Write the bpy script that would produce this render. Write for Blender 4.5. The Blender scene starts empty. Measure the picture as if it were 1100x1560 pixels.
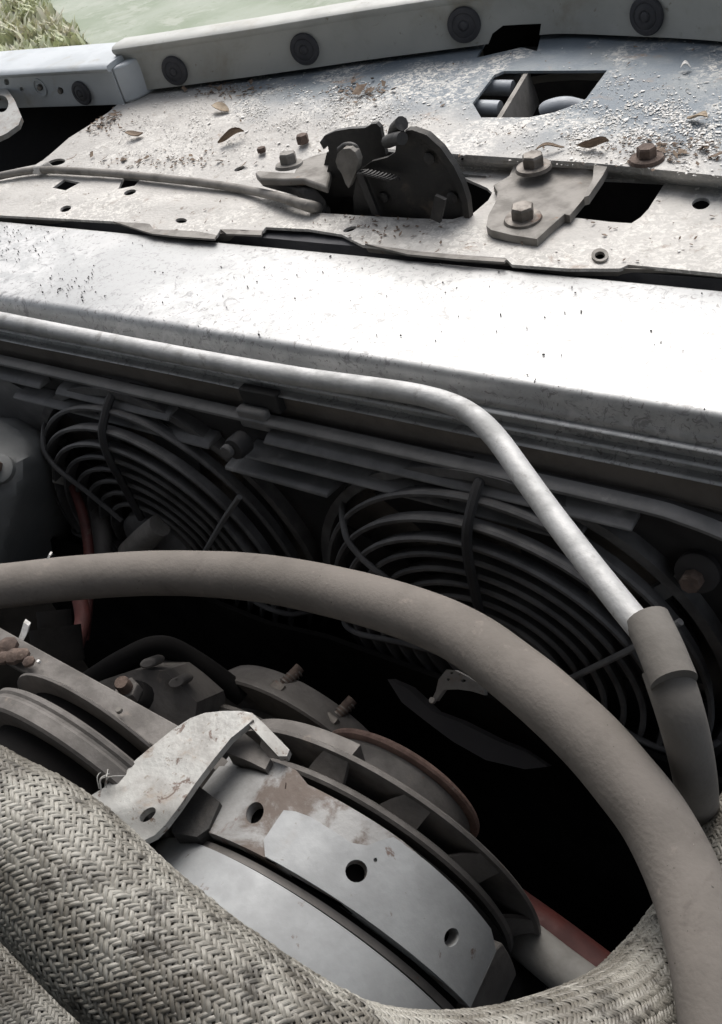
import bpy, math, random
import numpy as np
from mathutils import Vector, Matrix, noise
from mathutils.geometry import delaunay_2d_cdt
random.seed(7)
rng = np.random.default_rng(7)
R = math.radians
scene = bpy.context.scene
col = scene.collection

# ------------------------------------------------------------------ camera
CAM = Vector((0, 0, .3))                      # 0.3 m above the radiator's top face (z = 0)
FPX = 1398.15                                 # focal length measured in pixels of a 1100 x 1560 frame
ROT = Matrix(((0.82829, -0.22342, 0.51383), (0.51596, 0.66169, -0.54401), (-0.21846, 0.71572, 0.66335)))
ROT = ROT.to_quaternion().normalized().to_matrix()
cd = bpy.data.cameras.new('camera'); cam = bpy.data.objects.new('camera', cd); col.objects.link(cam)
cam.matrix_world = Matrix.Translation(CAM) @ ROT.to_4x4()
cd.sensor_fit = 'VERTICAL'; cd.sensor_height = 36; cd.lens = FPX / 1560 * 36
cd.clip_start = .01; cd.clip_end = 300
scene.camera = cam

# ------------------------------------------------------------------ sky, sun, exposure
world = bpy.data.worlds.new('World'); scene.world = world; world.use_nodes = True
wn = world.node_tree; bg = wn.nodes['Background']
SUN_EL, SUN_ROT = R(52), R(-25)
sky = wn.nodes.new('ShaderNodeTexSky'); sky.sky_type = 'NISHITA'; sky.sun_disc = False
sky.sun_elevation = SUN_EL; sky.sun_rotation = SUN_ROT; sky.dust_density = 4; sky.air_density = 1.0; sky.ozone_density = .6
hs = wn.nodes.new('ShaderNodeHueSaturation'); hs.inputs['Saturation'].default_value = .38
wn.links.new(sky.outputs[0], hs.inputs['Color']); wn.links.new(hs.outputs[0], bg.inputs['Color'])
bg.inputs['Strength'].default_value = .13
sl = bpy.data.lights.new('sun', 'SUN'); sun = bpy.data.objects.new('sun', sl); col.objects.link(sun)
sl.energy = 1.3; sl.angle = R(40); sl.color = (1, .97, .93)
sd = Vector((math.sin(SUN_ROT) * math.cos(SUN_EL), math.cos(SUN_ROT) * math.cos(SUN_EL), math.sin(SUN_EL)))
sun.rotation_euler = sd.to_track_quat('Z', 'Y').to_euler()
vs = scene.view_settings; vs.view_transform = 'Standard'; vs.look = 'None'; vs.exposure = 0.62; vs.gamma = 1
vs.use_curve_mapping = False

# ------------------------------------------------------------------ measuring: a viewing ray met with a real plane / distance
def ray(u, v):
    return ROT @ Vector(((u - 550) / FPX, -(v - 780) / FPX, -1))
def U(u, v, x=None, y=None, z=None, d=None):
    r = ray(u, v)
    if d is not None: return CAM + r.normalized() * d
    ax, val = (0, x) if x is not None else (1, y) if y is not None else (2, z)
    return CAM + r * ((val - CAM[ax]) / r[ax])

# ------------------------------------------------------------------ materials
def nd(nt, t, **kw):
    n = nt.nodes.new(t)
    for k, v in kw.items(): setattr(n, k, v)
    return n
def rgba(c): return (c[0], c[1], c[2], 1)
def noise_fac(nt, co, scale, lo, hi, detail=6, rough=.6, dist=0.0):
    n = nd(nt, 'ShaderNodeTexNoise'); n.inputs['Scale'].default_value = scale
    n.inputs['Detail'].default_value = detail; n.inputs['Roughness'].default_value = rough; n.inputs['Distortion'].default_value = dist
    nt.links.new(co, n.inputs['Vector'])
    m = nd(nt, 'ShaderNodeMapRange'); m.interpolation_type = 'SMOOTHSTEP'
    m.inputs['From Min'].default_value = lo; m.inputs['From Max'].default_value = hi
    nt.links.new(n.outputs['Fac'], m.inputs['Value'])
    return m.outputs['Result']
def mixc(nt, fac, a, b):
    m = nd(nt, 'ShaderNodeMix', data_type='RGBA')
    if isinstance(fac, (int, float)): m.inputs['Factor'].default_value = fac
    else: nt.links.new(fac, m.inputs['Factor'])
    for s, c in ((m.inputs[6], a), (m.inputs[7], b)):
        if isinstance(c, (tuple, list)): s.default_value = rgba(c)
        else: nt.links.new(c, s)
    return m.outputs[2]
def mat(name, base, alt=None, scale=30, rough=.6, metal=0.0, bump=.15, bscale=250, layers=(), lo=.4, hi=.65, rough2=None, spec=.5):
    """base colour mottled with alt; layers = (colour, noise scale, lo, hi) stains on top"""
    m = bpy.data.materials.new(name); m.use_nodes = True; nt = m.node_tree; b = nt.nodes['Principled BSDF']
    tc = nd(nt, 'ShaderNodeTexCoord'); co = tc.outputs['Object']
    c = base
    f0 = noise_fac(nt, co, scale, lo, hi)
    c = mixc(nt, f0, base, alt if alt else tuple(x * .8 for x in base))
    for (lc, ls, l0, l1) in layers:
        c = mixc(nt, noise_fac(nt, co, ls, l0, l1, 8, .65, .4), c, lc)
    nt.links.new(c, b.inputs['Base Color'])
    b.inputs['Metallic'].default_value = metal; b.inputs['Specular IOR Level'].default_value = spec
    r = nd(nt, 'ShaderNodeMapRange'); nt.links.new(f0, r.inputs['Value'])
    r.inputs['To Min'].default_value = rough; r.inputs['To Max'].default_value = rough2 if rough2 is not None else min(1, rough + .15)
    nt.links.new(r.outputs[0], b.inputs['Roughness'])
    if bump:
        n = nd(nt, 'ShaderNodeTexNoise'); n.inputs['Scale'].default_value = bscale; n.inputs['Detail'].default_value = 6
        nt.links.new(co, n.inputs['Vector'])
        bp = nd(nt, 'ShaderNodeBump'); bp.inputs['Strength'].default_value = bump; bp.inputs['Distance'].default_value = .002
        nt.links.new(n.outputs['Fac'], bp.inputs['Height']); nt.links.new(bp.outputs[0], b.inputs['Normal'])
    return m

M = {}
RUST = (.16, .085, .055)
M['panel'] = None
M['header'] = mat('header_paint', (.42, .425, .40), (.36, .365, .345), 14, .45, 0, .05, 200, [((.30, .285, .24), 16, .48, .72), ((.24, .22, .18), 120, .62, .72), ((.17, .15, .12), 40, .66, .76)])
M['boxpaint'] = mat('pale_blue_grey_paint', (.47, .50, .52), (.42, .45, .47), 18, .42, 0, .06, 200, [((.36, .36, .34), 30, .55, .75), ((.25, .23, .2), 170, .67, .73)])
M['rubber'] = mat('black_rubber', (.035, .036, .042), (.06, .06, .065), 60, .7, 0, .2, 300)
M['steel'] = mat('dusty_latch_steel', (.026, .025, .025), (.055, .052, .049), 45, .55, .2, .2, 250, [((.13, .12, .11), 34, .55, .75)])
M['greysteel'] = mat('dusty_grey_steel', (.24, .225, .205), (.17, .158, .142), 50, .65, .15, .2, 300, [((.20, .13, .085), 70, .63, .74)])
M['bolt'] = mat('dull_bolt', (.20, .18, .16), (.13, .115, .10), 90, .55, .4, .2, 400, [(RUST, 120, .58, .7)])
M['rust'] = mat('rusty_bolt', (.125, .088, .07), (.085, .062, .052), 110, .8, .1, .4, 400, [((.2, .16, .13), 140, .6, .7)])
M['rustrim'] = mat('rusty_pulley_lip', (.25, .165, .135), (.17, .11, .09), 90, .75, .1, .3, 400, [((.28, .23, .2), 140, .6, .7)])
M['brownedge'] = mat('worn_brown_plate', (.028, .027, .026), (.055, .05, .045), 40, .6, .2, .25, 300, [((.14, .115, .09), 38, .56, .72)])
M['core'] = mat('dusty_core', (.17, .15, .132), (.13, .115, .10), 25, .9, 0, .3, 400, [((.17, .15, .13), 60, .62, .75)])
M['shroud'] = mat('dusty_black_plastic', (.13, .129, .129), (.19, .187, .185), 40, .6, 0, .15, 300, [((.30, .295, .285), 35, .58, .78)])
M['guard'] = mat('black_guard_plastic', (.085, .083, .083), (.14, .137, .135), 50, .6, 0, .1, 300)
M['fandark'] = mat('black_fan_plastic', (.022, .021, .022), (.032, .031, .031), 40, .6, 0, .1, 300)
M['hose'] = mat('dusty_rubber_hose', (.198, .179, .161), (.163, .148, .133), 22, .85, 0, .16, 420, [((.135, .12, .108), 46, .54, .74), ((.25, .22, .195), 85, .6, .75), ((.08, .072, .065), 380, .66, .70), ((.30, .27, .24), 520, .68, .72)], spec=.25)
M['hose2'] = mat('grey_rubber_sleeve', (.17, .158, .143), (.14, .13, .118), 35, .8, 0, .15, 350, spec=.3)
M['drum'] = mat('cast_aluminium', (.325, .335, .338), (.27, .277, .28), 26, .55, .2, .1, 300, [((.27, .255, .24), 20, .55, .70), ((.14, .10, .085), 75, .63, .70), ((.22, .21, .2), 220, .68, .74)])
M['strap'] = mat('stained_aluminium', (.30, .300, .295), (.235, .232, .226), 30, .62, .2, .16, 300, [((.12, .095, .08), 26, .48, .60), ((.15, .10, .085), 55, .63, .72), ((.20, .19, .18), 260, .68, .73)])
M['zinc'] = mat('dusty_zinc_plate', (.36, .358, .34), (.28, .272, .255), 45, .42, .2, .15, 350, [((.27, .235, .20), 55, .54, .66), ((.12, .085, .07), 110, .60, .66), ((.2, .17, .14), 260, .6, .68)])
M['dullsteel'] = mat('dusty_pulley_steel', (.16, .148, .137), (.115, .106, .098), 40, .65, .2, .2, 300, [((.21, .18, .155), 50, .6, .75), ((.15, .09, .07), 80, .66, .74)])
M['dark'] = mat('grimy_shade_black', (.009, .0085, .0085), (.014, .013, .0125), 20, .9, 0, .2, 200, spec=.12)  # near-black: grimy parts, and the shade of the added dark sheets
M['darkgrey'] = mat('dark_grey_plastic', (.17, .175, .173), (.22, .222, .215), 18, .6, 0, .1, 200, [((.15, .145, .135), 28, .6, .8)])
M['red'] = mat('faded_red_rubber', (.085, .020, .016), (.055, .016, .014), 40, .6, 0, .1, 300, [((.14, .1, .085), 60, .58, .75)])
M['pale'] = mat('pale_grey_plastic', (.28, .27, .25), (.21, .2, .185), 40, .6, 0, .1, 300, [((.18, .17, .15), 50, .6, .75)])
M['leaf'] = mat('dry_brown_leaf', (.20, .145, .10), (.13, .09, .065), 90, .8, 0, .3, 500)
M['leafpale'] = mat('dry_tan_leaf', (.36, .29, .21), (.26, .2, .14), 90, .8, 0, .3, 500)
M['flake'] = mat('white_flake', (.72, .71, .69), (.56, .54, .50), 400, .7, 0, .1, 900)
M['crumb'] = mat('brown_litter', (.22, .165, .125), (.12, .09, .07), 300, .9, 0, .3, 900)
M['grit'] = mat('grey_grit', (.27, .26, .25), (.16, .155, .15), 300, .9, 0, .2, 900)
M['grille'] = mat('grey_grille_bar', (.36, .39, .42), (.28, .30, .33), 40, .5, 0, .1, 300)
M['grass'] = mat('pale_grass_blade', (.50, .53, .33), (.64, .60, .48), 8, .7, 0, 0, 100)
M['ground'] = mat('dry_soil', (.52, .50, .43), (.42, .43, .31), 6, .95, 0, .5, 40, [((.42, .39, .32), 14, .55, .7)])
M['slab'] = mat('mossy_concrete', (.33, .36, .295), (.26, .30, .225), 1.6, .9, 0, .2, 60, [((.38, .40, .34), 6, .48, .68), ((.22, .26, .18), 18, .58, .74)])
M['shadeblack'] = mat('deep_shade_black', (.012, .0115, .011), (.018, .017, .016), 20, 1, 0, .2, 200, spec=0)  # deep shade put into the colour of the floor and fan panel
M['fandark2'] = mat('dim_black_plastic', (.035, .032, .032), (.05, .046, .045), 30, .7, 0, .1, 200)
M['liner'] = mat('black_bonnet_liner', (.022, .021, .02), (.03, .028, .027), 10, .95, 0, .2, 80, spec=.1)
M['body'] = mat('grey_body_paint', (.30, .31, .31), (.26, .27, .27), 10, .45, 0, .05, 200)

def panel_material():
    m = bpy.data.materials.new('dusty_blue_grey_paint'); m.use_nodes = True; nt = m.node_tree; b = nt.nodes['Principled BSDF']
    tc = nd(nt, 'ShaderNodeTexCoord'); geo = nd(nt, 'ShaderNodeNewGeometry'); co = geo.outputs['Position']
    dust = mixc(nt, noise_fac(nt, co, 18, .38, .66), (.46, .442, .415), (.39, .374, .35))
    dust = mixc(nt, noise_fac(nt, co, 130, .58, .72), dust, (.30, .27, .235))
    dust = mixc(nt, noise_fac(nt, co, 420, .60, .70), dust, (.52, .50, .46))
    paint = mixc(nt, noise_fac(nt, co, 22, .4, .65), (.135, .165, .195), (.19, .215, .232))
    # bare bluish paint where the wind keeps the front of the panel clean
    sx = nd(nt, 'ShaderNodeSeparateXYZ'); nt.links.new(co, sx.inputs[0])
    a = nd(nt, 'ShaderNodeMath', operation='MULTIPLY_ADD'); nt.links.new(sx.outputs['X'], a.inputs[0]); a.inputs[1].default_value = .30
    nt.links.new(sx.outputs['Y'], a.inputs[2])
    n = nd(nt, 'ShaderNodeTexNoise'); n.inputs['Scale'].default_value = 9; n.inputs['Detail'].default_value = 7; nt.links.new(co, n.inputs['Vector'])
    a2 = nd(nt, 'ShaderNodeMath', operation='MULTIPLY_ADD'); nt.links.new(n.outputs['Fac'], a2.inputs[0]); a2.inputs[1].default_value = .26
    nt.links.new(a.outputs[0], a2.inputs[2])
    mr = nd(nt, 'ShaderNodeMapRange'); mr.interpolation_type = 'SMOOTHSTEP'; nt.links.new(a2.outputs[0], mr.inputs['Value'])
    mr.inputs['From Min'].default_value = .60; mr.inputs['From Max'].default_value = .72
    c = mixc(nt, mr.outputs[0], dust, paint)
    # chalky residue of flaked paint, in drifts
    k1 = noise_fac(nt, co, 13, .44, .60, 5, .6, .3); k2 = noise_fac(nt, co, 190, .47, .56, 5, .75, 1.0)
    kk = nd(nt, 'ShaderNodeMath', operation='MULTIPLY'); nt.links.new(k1, kk.inputs[0]); nt.links.new(k2, kk.inputs[1])
    c = mixc(nt, kk.outputs[0], c, (.62, .60, .56))
    c = mixc(nt, noise_fac(nt, co, 30, .60, .72, 8, .7, .6), c, (.25, .185, .14))
    c = mixc(nt, noise_fac(nt, co, 75, .64, .70, 6, .7, .8), c, (.17, .13, .10))
    nt.links.new(c, b.inputs['Base Color'])
    b.inputs['Roughness'].default_value = .62
    n2 = nd(nt, 'ShaderNodeTexNoise'); n2.inputs['Scale'].default_value = 300; n2.inputs['Detail'].default_value = 8; nt.links.new(co, n2.inputs['Vector'])
    bp = nd(nt, 'ShaderNodeBump'); bp.inputs['Strength'].default_value = .35; bp.inputs['Distance'].default_value = .002
    nt.links.new(n2.outputs['Fac'], bp.inputs['Height']); nt.links.new(bp.outputs[0], b.inputs['Normal'])
    return m
M['panel'] = panel_material()

def tank_material():
    m = bpy.data.materials.new('oxidised_aluminium_tank'); m.use_nodes = True; nt = m.node_tree; b = nt.nodes['Principled BSDF']
    geo = nd(nt, 'ShaderNodeNewGeometry'); co = geo.outputs['Position']
    c = mixc(nt, noise_fac(nt, co, 60, .42, .6, 8, .7, .8), (.50, .50, .497), (.375, .38, .38))
    c = mixc(nt, noise_fac(nt, co, 14, .45, .7), c, (.44, .44, .437))
    c = mixc(nt, noise_fac(nt, co, 8, .42, .62, 6, .6, .5), c, (.36, .365, .365))
    c = mixc(nt, noise_fac(nt, co, 95, .55, .63, 6, .7, 1.8), c, (.27, .27, .27))
    c = mixc(nt, noise_fac(nt, co, 300, .60, .66, 4, .6, 1.0), c, (.24, .235, .23))
    nt.links.new(c, b.inputs['Base Color'])
    b.inputs['Metallic'].default_value = .6; b.inputs['Roughness'].default_value = .5
    n2 = nd(nt, 'ShaderNodeTexNoise'); n2.inputs['Scale'].default_value = 180; n2.inputs['Detail'].default_value = 6; nt.links.new(co, n2.inputs['Vector'])
    bp = nd(nt, 'ShaderNodeBump'); bp.inputs['Strength'].default_value = .12; bp.inputs['Distance'].default_value = .001
    nt.links.new(n2.outputs['Fac'], bp.inputs['Height']); nt.links.new(bp.outputs[0], b.inputs['Normal'])
    return m
M['tank'] = tank_material()
M['alu'] = mat('bare_aluminium_tube', (.50, .50, .495), (.40, .40, .395), 50, .62, .3, .2, 300, [((.33, .325, .315), 90, .56, .68), ((.22, .2, .18), 260, .67, .72)])

def braid_material(name, light, dirt):
    m = bpy.data.materials.new(name); m.use_nodes = True; nt = m.node_tree; b = nt.nodes['Principled BSDF']
    geo = nd(nt, 'ShaderNodeNewGeometry'); co = geo.outputs['Position']
    uv = nd(nt, 'ShaderNodeUVMap'); uv.uv_map = 'UVMap'
    mp = nd(nt, 'ShaderNodeMapping'); mp.inputs['Scale'].default_value = (35, 7, 1); nt.links.new(uv.outputs[0], mp.inputs['Vector'])
    n = nd(nt, 'ShaderNodeTexNoise'); n.inputs['Scale'].default_value = 1; n.inputs['Detail'].default_value = 3; nt.links.new(mp.outputs[0], n.inputs['Vector'])
    ramp = nd(nt, 'ShaderNodeMapRange'); nt.links.new(n.outputs['Fac'], ramp.inputs['Value']); ramp.inputs['From Min'].default_value = .35; ramp.inputs['From Max'].default_value = .65
    c = mixc(nt, ramp.outputs[0], tuple(x * .62 for x in light), light)
    c = mixc(nt, noise_fac(nt, co, 30, .40, .62, 7, .65, .5), c, dirt)
    c = mixc(nt, noise_fac(nt, co, 90, .53, .66, 5, .6), c, tuple(x * .55 for x in dirt))
    nt.links.new(c, b.inputs['Base Color']); b.inputs['Roughness'].default_value = .33
    bp = nd(nt, 'ShaderNodeBump'); bp.inputs['Strength'].default_value = .5; bp.inputs['Distance'].default_value = .0006
    nt.links.new(n.outputs['Fac'], bp.inputs['Height']); nt.links.new(bp.outputs[0], b.inputs['Normal'])
    return m
M['braid'] = braid_material('glass_fibre_braid', (.42, .402, .355), (.16, .147, .124))
M['braidcore'] = mat('braid_core', (.04, .036, .03), (.028, .025, .02), 80, .9, 0, .2, 300)

# ------------------------------------------------------------------ mesh building
class MB:
    def __init__(s): s.v = []; s.f = []; s.uv = None
    def add(s, vs, fs):
        o = len(s.v); s.v += [Vector(p) for p in vs]; s.f += [tuple(i + o for i in f) for f in fs]; return s
    def grid(s, rows, close_u=False, close_v=False, caps=False):
        nu, nv = len(rows), len(rows[0]); vs = [p for r in rows for p in r]; fs = []
        for i in range(nu if close_u else nu - 1):
            for j in range(nv if close_v else nv - 1):
                a = i * nv + j; b = i * nv + (j + 1) % nv; c = ((i + 1) % nu) * nv + (j + 1) % nv; d = ((i + 1) % nu) * nv + j
                fs.append((a, b, c, d))
        if caps: fs.append(tuple(range(nv - 1, -1, -1))); fs.append(tuple((nu - 1) * nv + j for j in range(nv)))
        return s.add(vs, fs)
    def tube(s, pts, rad, n=16, res=8, caps=True, spline=True, wob=0.0, flat=None):
        P = spl(pts, res) if spline else [Vector(p) for p in pts]
        m = len(P); rows = []; T0 = None; N = None
        for i, p in enumerate(P):
            t = (P[min(i + 1, m - 1)] - P[max(i - 1, 0)]).normalized()
            if N is None: N = t.orthogonal().normalized()
            else: N = (N - t * N.dot(t)).normalized()
            B = t.cross(N); r = rad(i / (m - 1)) if callable(rad) else rad
            row = []
            for k in range(n):
                a = 2 * math.pi * k / n; q = N * math.cos(a) + B * math.sin(a)
                rr = r * (1 + wob * noise.noise((p + q * r) * 40)) if wob else r
                row.append(p + q * rr)
            rows.append(row)
        return s.grid(rows, close_v=True, caps=caps)
    def ring(s, c, prof, th0=0, th1=360, n=64, jag=0):
        """revolve profile [(r, y)] about the Y-parallel axis through c = (x, z); closed profile -> solid"""
        full = abs(th1 - th0) >= 360; rows = []
        for i in range(n if full else n + 1):
            a = R(th0 + (th1 - th0) * i / n)
            rows.append([Vector((c[0] + r * math.cos(a), y, c[1] + r * math.sin(a))) for r, y in prof])
        s.grid(rows, close_u=full, close_v=True, caps=not full); return s
    def box(s, lo, hi):
        x0, y0, z0 = lo; x1, y1, z1 = hi
        return s.add([(x0, y0, z0), (x1, y0, z0), (x1, y1, z0), (x0, y1, z0), (x0, y0, z1), (x1, y0, z1), (x1, y1, z1), (x0, y1, z1)],
                     [(0, 3, 2, 1), (4, 5, 6, 7), (0, 1, 5, 4), (1, 2, 6, 5), (2, 3, 7, 6), (3, 0, 4, 7)])
    def bar(s, a, b, w, up, h):
        """box beam from a to b, w wide, h thick along up"""
        a, b, up = Vector(a), Vector(b), Vector(up); t = (b - a).normalized(); sd_ = t.cross(up).normalized(); up = sd_.cross(t).normalized()
        vs = []
        for p in (a, b):
            for (i, j) in ((-1, -1), (1, -1), (1, 1), (-1, 1)): vs.append(p + sd_ * i * w / 2 + up * j * h / 2)
        return s.add(vs, [(0, 1, 2, 3), (7, 6, 5, 4), (0, 4, 5, 1), (1, 5, 6, 2), (2, 6, 7, 3), (3, 7, 4, 0)])
    def prism(s, c, nrm, r, h, n=6, r2=None, rot=0.0):
        c, nrm = Vector(c), Vector(nrm).normalized(); a = nrm.orthogonal().normalized(); b = nrm.cross(a); r2 = r if r2 is None else r2
        rows = [[c + nrm * z + (a * math.cos(2 * math.pi * k / n + rot) + b * math.sin(2 * math.pi * k / n + rot)) * rr for k in range(n)] for z, rr in ((0, r), (h * .82, r2), (h, r2 * .88))]
        return s.grid(rows, close_v=True, caps=True)
    def sheet(s, outline, holes, fmap, back, step, lines=()):
        """filled 2-D outline with holes, mapped to 3-D by fmap and given thickness by back(p, a, b)"""
        def dens(poly):
            out = []
            for i, p in enumerate(poly):
                q = poly[(i + 1) % len(poly)]; L = math.dist(p, q); k = max(1, int(L / step))
                for j in range(k): out.append((p[0] + (q[0] - p[0]) * j / k, p[1] + (q[1] - p[1]) * j / k))
            return out
        loops = [dens(outline)] + [dens(h) for h in holes]
        vs, es = [], []
        for lp in loops:
            o = len(vs); vs += [Vector(p) for p in lp]; es += [(o + i, o + (i + 1) % len(lp)) for i in range(len(lp))]
        for ln in lines:
            ln = dens(list(ln))[:-max(1, int(math.dist(ln[0], ln[-1]) / step))]
            ln = [p for p in ln if pip(p, loops[0]) and not any(pip(p, h) for h in loops[1:])]
            o = len(vs); vs += [Vector(p) for p in ln]; es += [(o + i, o + i + 1) for i in range(len(ln) - 1) if math.dist(ln[i], ln[i + 1]) < step * 2.2]
        xs = [p[0] for p in loops[0]]; ys = [p[1] for p in loops[0]]
        bnd = np.array([(p[0], p[1]) for p in vs])
        gx = np.arange(min(xs) + step * .5, max(xs), step); gy = np.arange(min(ys) + step * .5, max(ys), step)
        for ix, x in enumerate(gx):
            for y in gy:
                yy = y + (step * .5 if ix % 2 else 0)
                if not pip((x, yy), loops[0]) or any(pip((x, yy), h) for h in loops[1:]): continue
                if ((bnd - (x, yy)) ** 2).sum(1).min() < (step * .6) ** 2: continue
                vs.append(Vector((x, yy)))
        V, E_, F, *_ = delaunay_2d_cdt(vs, es, [], 0, 1e-6)
        keep = []
        for f in F:
            c = sum((V[i] for i in f), Vector((0, 0))) / 3
            if pip(c, loops[0]) and not any(pip(c, h) for h in loops[1:]): keep.append(tuple(f))
        top = [fmap(p[0], p[1]) for p in V]; bot = [back(t, p[0], p[1]) for t, p in zip(top, V)]
        n = len(V); o = len(s.v); cnt = {}
        f0 = keep[0]; nr = (top[f0[1]] - top[f0[0]]).cross(top[f0[2]] - top[f0[0]])
        if nr.dot(top[f0[0]] - bot[f0[0]]) < 0: keep = [f[::-1] for f in keep]
        fs = list(keep) + [tuple(i + n for i in f[::-1]) for f in keep]
        for f in keep:
            for a, b in ((f[0], f[1]), (f[1], f[2]), (f[2], f[0])):
                cnt[(a, b)] = cnt.get((a, b), 0) + 1
        for (a, b) in cnt:
            if (b, a) not in cnt: fs.append((b, a, a + n, b + n))
        used = sorted({i for f in fs for i in f}); mp = {i: k for k, i in enumerate(used)}; allv = top + bot
        return s.add([allv[i] for i in used], [tuple(mp[i] for i in f) for f in fs])
    def build(s, name, m, parent=None, smooth=True, ang=38, bevel=0, base=None):
        """one mesh object; vertices are stored relative to the thing's base"""
        root = parent
        while root is not None and root.parent is not None: root = root.parent
        if root is not None: loc = root.location.copy()
        elif base is not None: loc = Vector(base)
        else:
            loc = Vector((sum(p[0] for p in s.v) / len(s.v), sum(p[1] for p in s.v) / len(s.v), min(p[2] for p in s.v)))
        me = bpy.data.meshes.new(name); me.from_pydata([tuple(p - loc) for p in s.v], [], s.f)
        me.validate()
        me.materials.append(m if not isinstance(m, str) else M[m])
        if smooth:
            me.polygons.foreach_set('use_smooth', [True] * len(me.polygons)); me.set_sharp_from_angle(angle=R(ang))
        o = bpy.data.objects.new(name, me); col.objects.link(o)
        if parent is None: o.location = loc
        else: o.parent = parent
        if bevel:
            b = o.modifiers.new('bevel', 'BEVEL'); b.width = bevel; b.segments = 2; b.limit_method = 'ANGLE'; b.angle_limit = R(40)
        return o
def pip(p, poly):
    x, y = p[0], p[1]; c = False; n = len(poly); j = n - 1
    for i in range(n):
        xi, yi = poly[i][0], poly[i][1]; xj, yj = poly[j][0], poly[j][1]
        if (yi > y) != (yj > y) and x < (xj - xi) * (y - yi) / (yj - yi) + xi: c = not c
        j = i
    return c
def spl(pts, res=8):
    P = [Vector(p) for p in pts]; P = [P[0] * 2 - P[1]] + P + [P[-1] * 2 - P[-2]]; out = []
    for i in range(1, len(P) - 2):
        a, b, c, d = P[i - 1:i + 3]
        for k in range(res):
            t = k / res
            out.append(.5 * ((2 * b) + (c - a) * t + (2 * a - 5 * b + 4 * c - d) * t * t + (3 * b - a - 3 * c + d) * t ** 3))
    out.append(P[-2]); return out
def ell(cx, cy, rx, ry, n=18, rot=0.0):
    c, s_ = math.cos(R(rot)), math.sin(R(rot)); out = []
    for k in range(n):
        a = 2 * math.pi * k / n; x, y = rx * math.cos(a), ry * math.sin(a); out.append((cx + x * c - y * s_, cy + x * s_ + y * c))
    return out
def lerp(x, xs, ys): return float(np.interp(x, xs, ys))
def sm(t): t = max(0., min(1., t)); return t * t * (3 - 2 * t)
def tag(o, label, cat, group=None, kind=None):
    if label: o['label'] = label
    if cat: o['category'] = cat
    if group: o['group'] = group
    if kind: o['kind'] = kind
    return o
def struct(o): o['kind'] = 'structure'; return o
def thing(name, loc, label, cat, group=None):
    o = bpy.data.objects.new(name, None); col.objects.link(o); o.location = loc; o.empty_display_size = .02
    return tag(o, label, cat, group)
DOWN = lambda th: (lambda p, a, b: p - Vector((0, 0, th)))
FWD = lambda th: (lambda p, a, b: p + Vector((0, th, 0)))
def bolt(parent, c, nrm, r, h, wr=None, m='bolt', rot=0.0):
    c = Vector(c); nrm = Vector(nrm).normalized()
    b = MB().prism(c + nrm * .0015, nrm, r, h, 6, rot=rot).build('bolt', m, parent, ang=25)
    if wr: MB().prism(c - nrm * .0005, nrm, wr, .0028, 24, wr * .93).build('washer', m, b)
    return b

# ================================================================== SETTING
GZ = -.8
g = MB().add([(-60, -20, GZ), (60, -20, GZ), (60, 80, GZ), (-60, 80, GZ)], [(0, 1, 2, 3)]); struct(g.build('ground', 'ground', base=(0, 0, GZ)))
e0, e1 = U(70, 0, z=GZ + .03), U(150, 82, z=GZ + .03)
ed = (e1 - e0).normalized(); en = Vector((-ed.y, ed.x, 0))
if en.x < 0: en = -en
a, b = e0 - ed * 14, e1 + ed * 1.0
sl_ = MB().sheet([(0, 0), (44, 0), (44, 16), (0, 16)], [], lambda s, t: a + ed * s + en * t + Vector((0, 0, .004 * noise.noise(Vector((s, t, 0)) * 3))), DOWN(.06), 1.0)
struct(sl_.build('paved_path', 'slab'))
# grass beside the path
gb = MB()
vv, ff = [], []
c0 = U(40, 40, z=GZ)
for i in range(16000):
    p = U(random.uniform(-170, 210), random.uniform(-70, 125), z=GZ); rel = (p - e0).dot(en)
    if rel > -.02 + .06 * noise.noise(p * 9): continue
    if noise.noise(p * 4.1) < -.08: continue
    h = random.uniform(.02, .10); an = random.uniform(0, 6.28); d = Vector((math.cos(an), math.sin(an), 0)); w = random.uniform(.004, .022)
    sd2 = Vector((-d.y, d.x, 0)) * w; o = len(vv); ben = random.uniform(.2, 1.1) * h
    vv += [p - sd2, p + sd2, p + d * ben * .4 + Vector((0, 0, h * .7)) + sd2 * .7, p + d * ben * .4 + Vector((0, 0, h * .7)) - sd2 * .7, p + d * ben + Vector((0, 0, h))]
    ff += [(o, o + 1, o + 2, o + 3), (o + 3, o + 2, o + 4)]
gb.add(vv, ff); tag(gb.build('grass', 'grass'), 'pale green grass growing beside the path beyond the car', 'grass', kind='stuff')

# dark shell of the engine bay: floor pan, inner wings, bulkhead, nose and the raised bonnet behind the camera
struct(MB().box((-1.25, -.75, -.62), (.55, 1.02, -.60)).build('engine_bay_floor', 'shadeblack'))
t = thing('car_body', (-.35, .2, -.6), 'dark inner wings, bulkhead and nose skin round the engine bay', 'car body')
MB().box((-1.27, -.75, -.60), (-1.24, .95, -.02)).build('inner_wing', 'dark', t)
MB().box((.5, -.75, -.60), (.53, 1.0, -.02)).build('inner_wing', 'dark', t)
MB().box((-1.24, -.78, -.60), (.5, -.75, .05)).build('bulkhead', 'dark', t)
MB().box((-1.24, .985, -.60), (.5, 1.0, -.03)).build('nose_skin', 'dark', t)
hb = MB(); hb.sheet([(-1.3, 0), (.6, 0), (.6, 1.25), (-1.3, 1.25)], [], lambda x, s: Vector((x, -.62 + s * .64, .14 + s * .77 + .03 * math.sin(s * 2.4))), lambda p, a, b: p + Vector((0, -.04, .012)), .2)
MB.build(hb, 'bonnet', 'liner', t)

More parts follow.
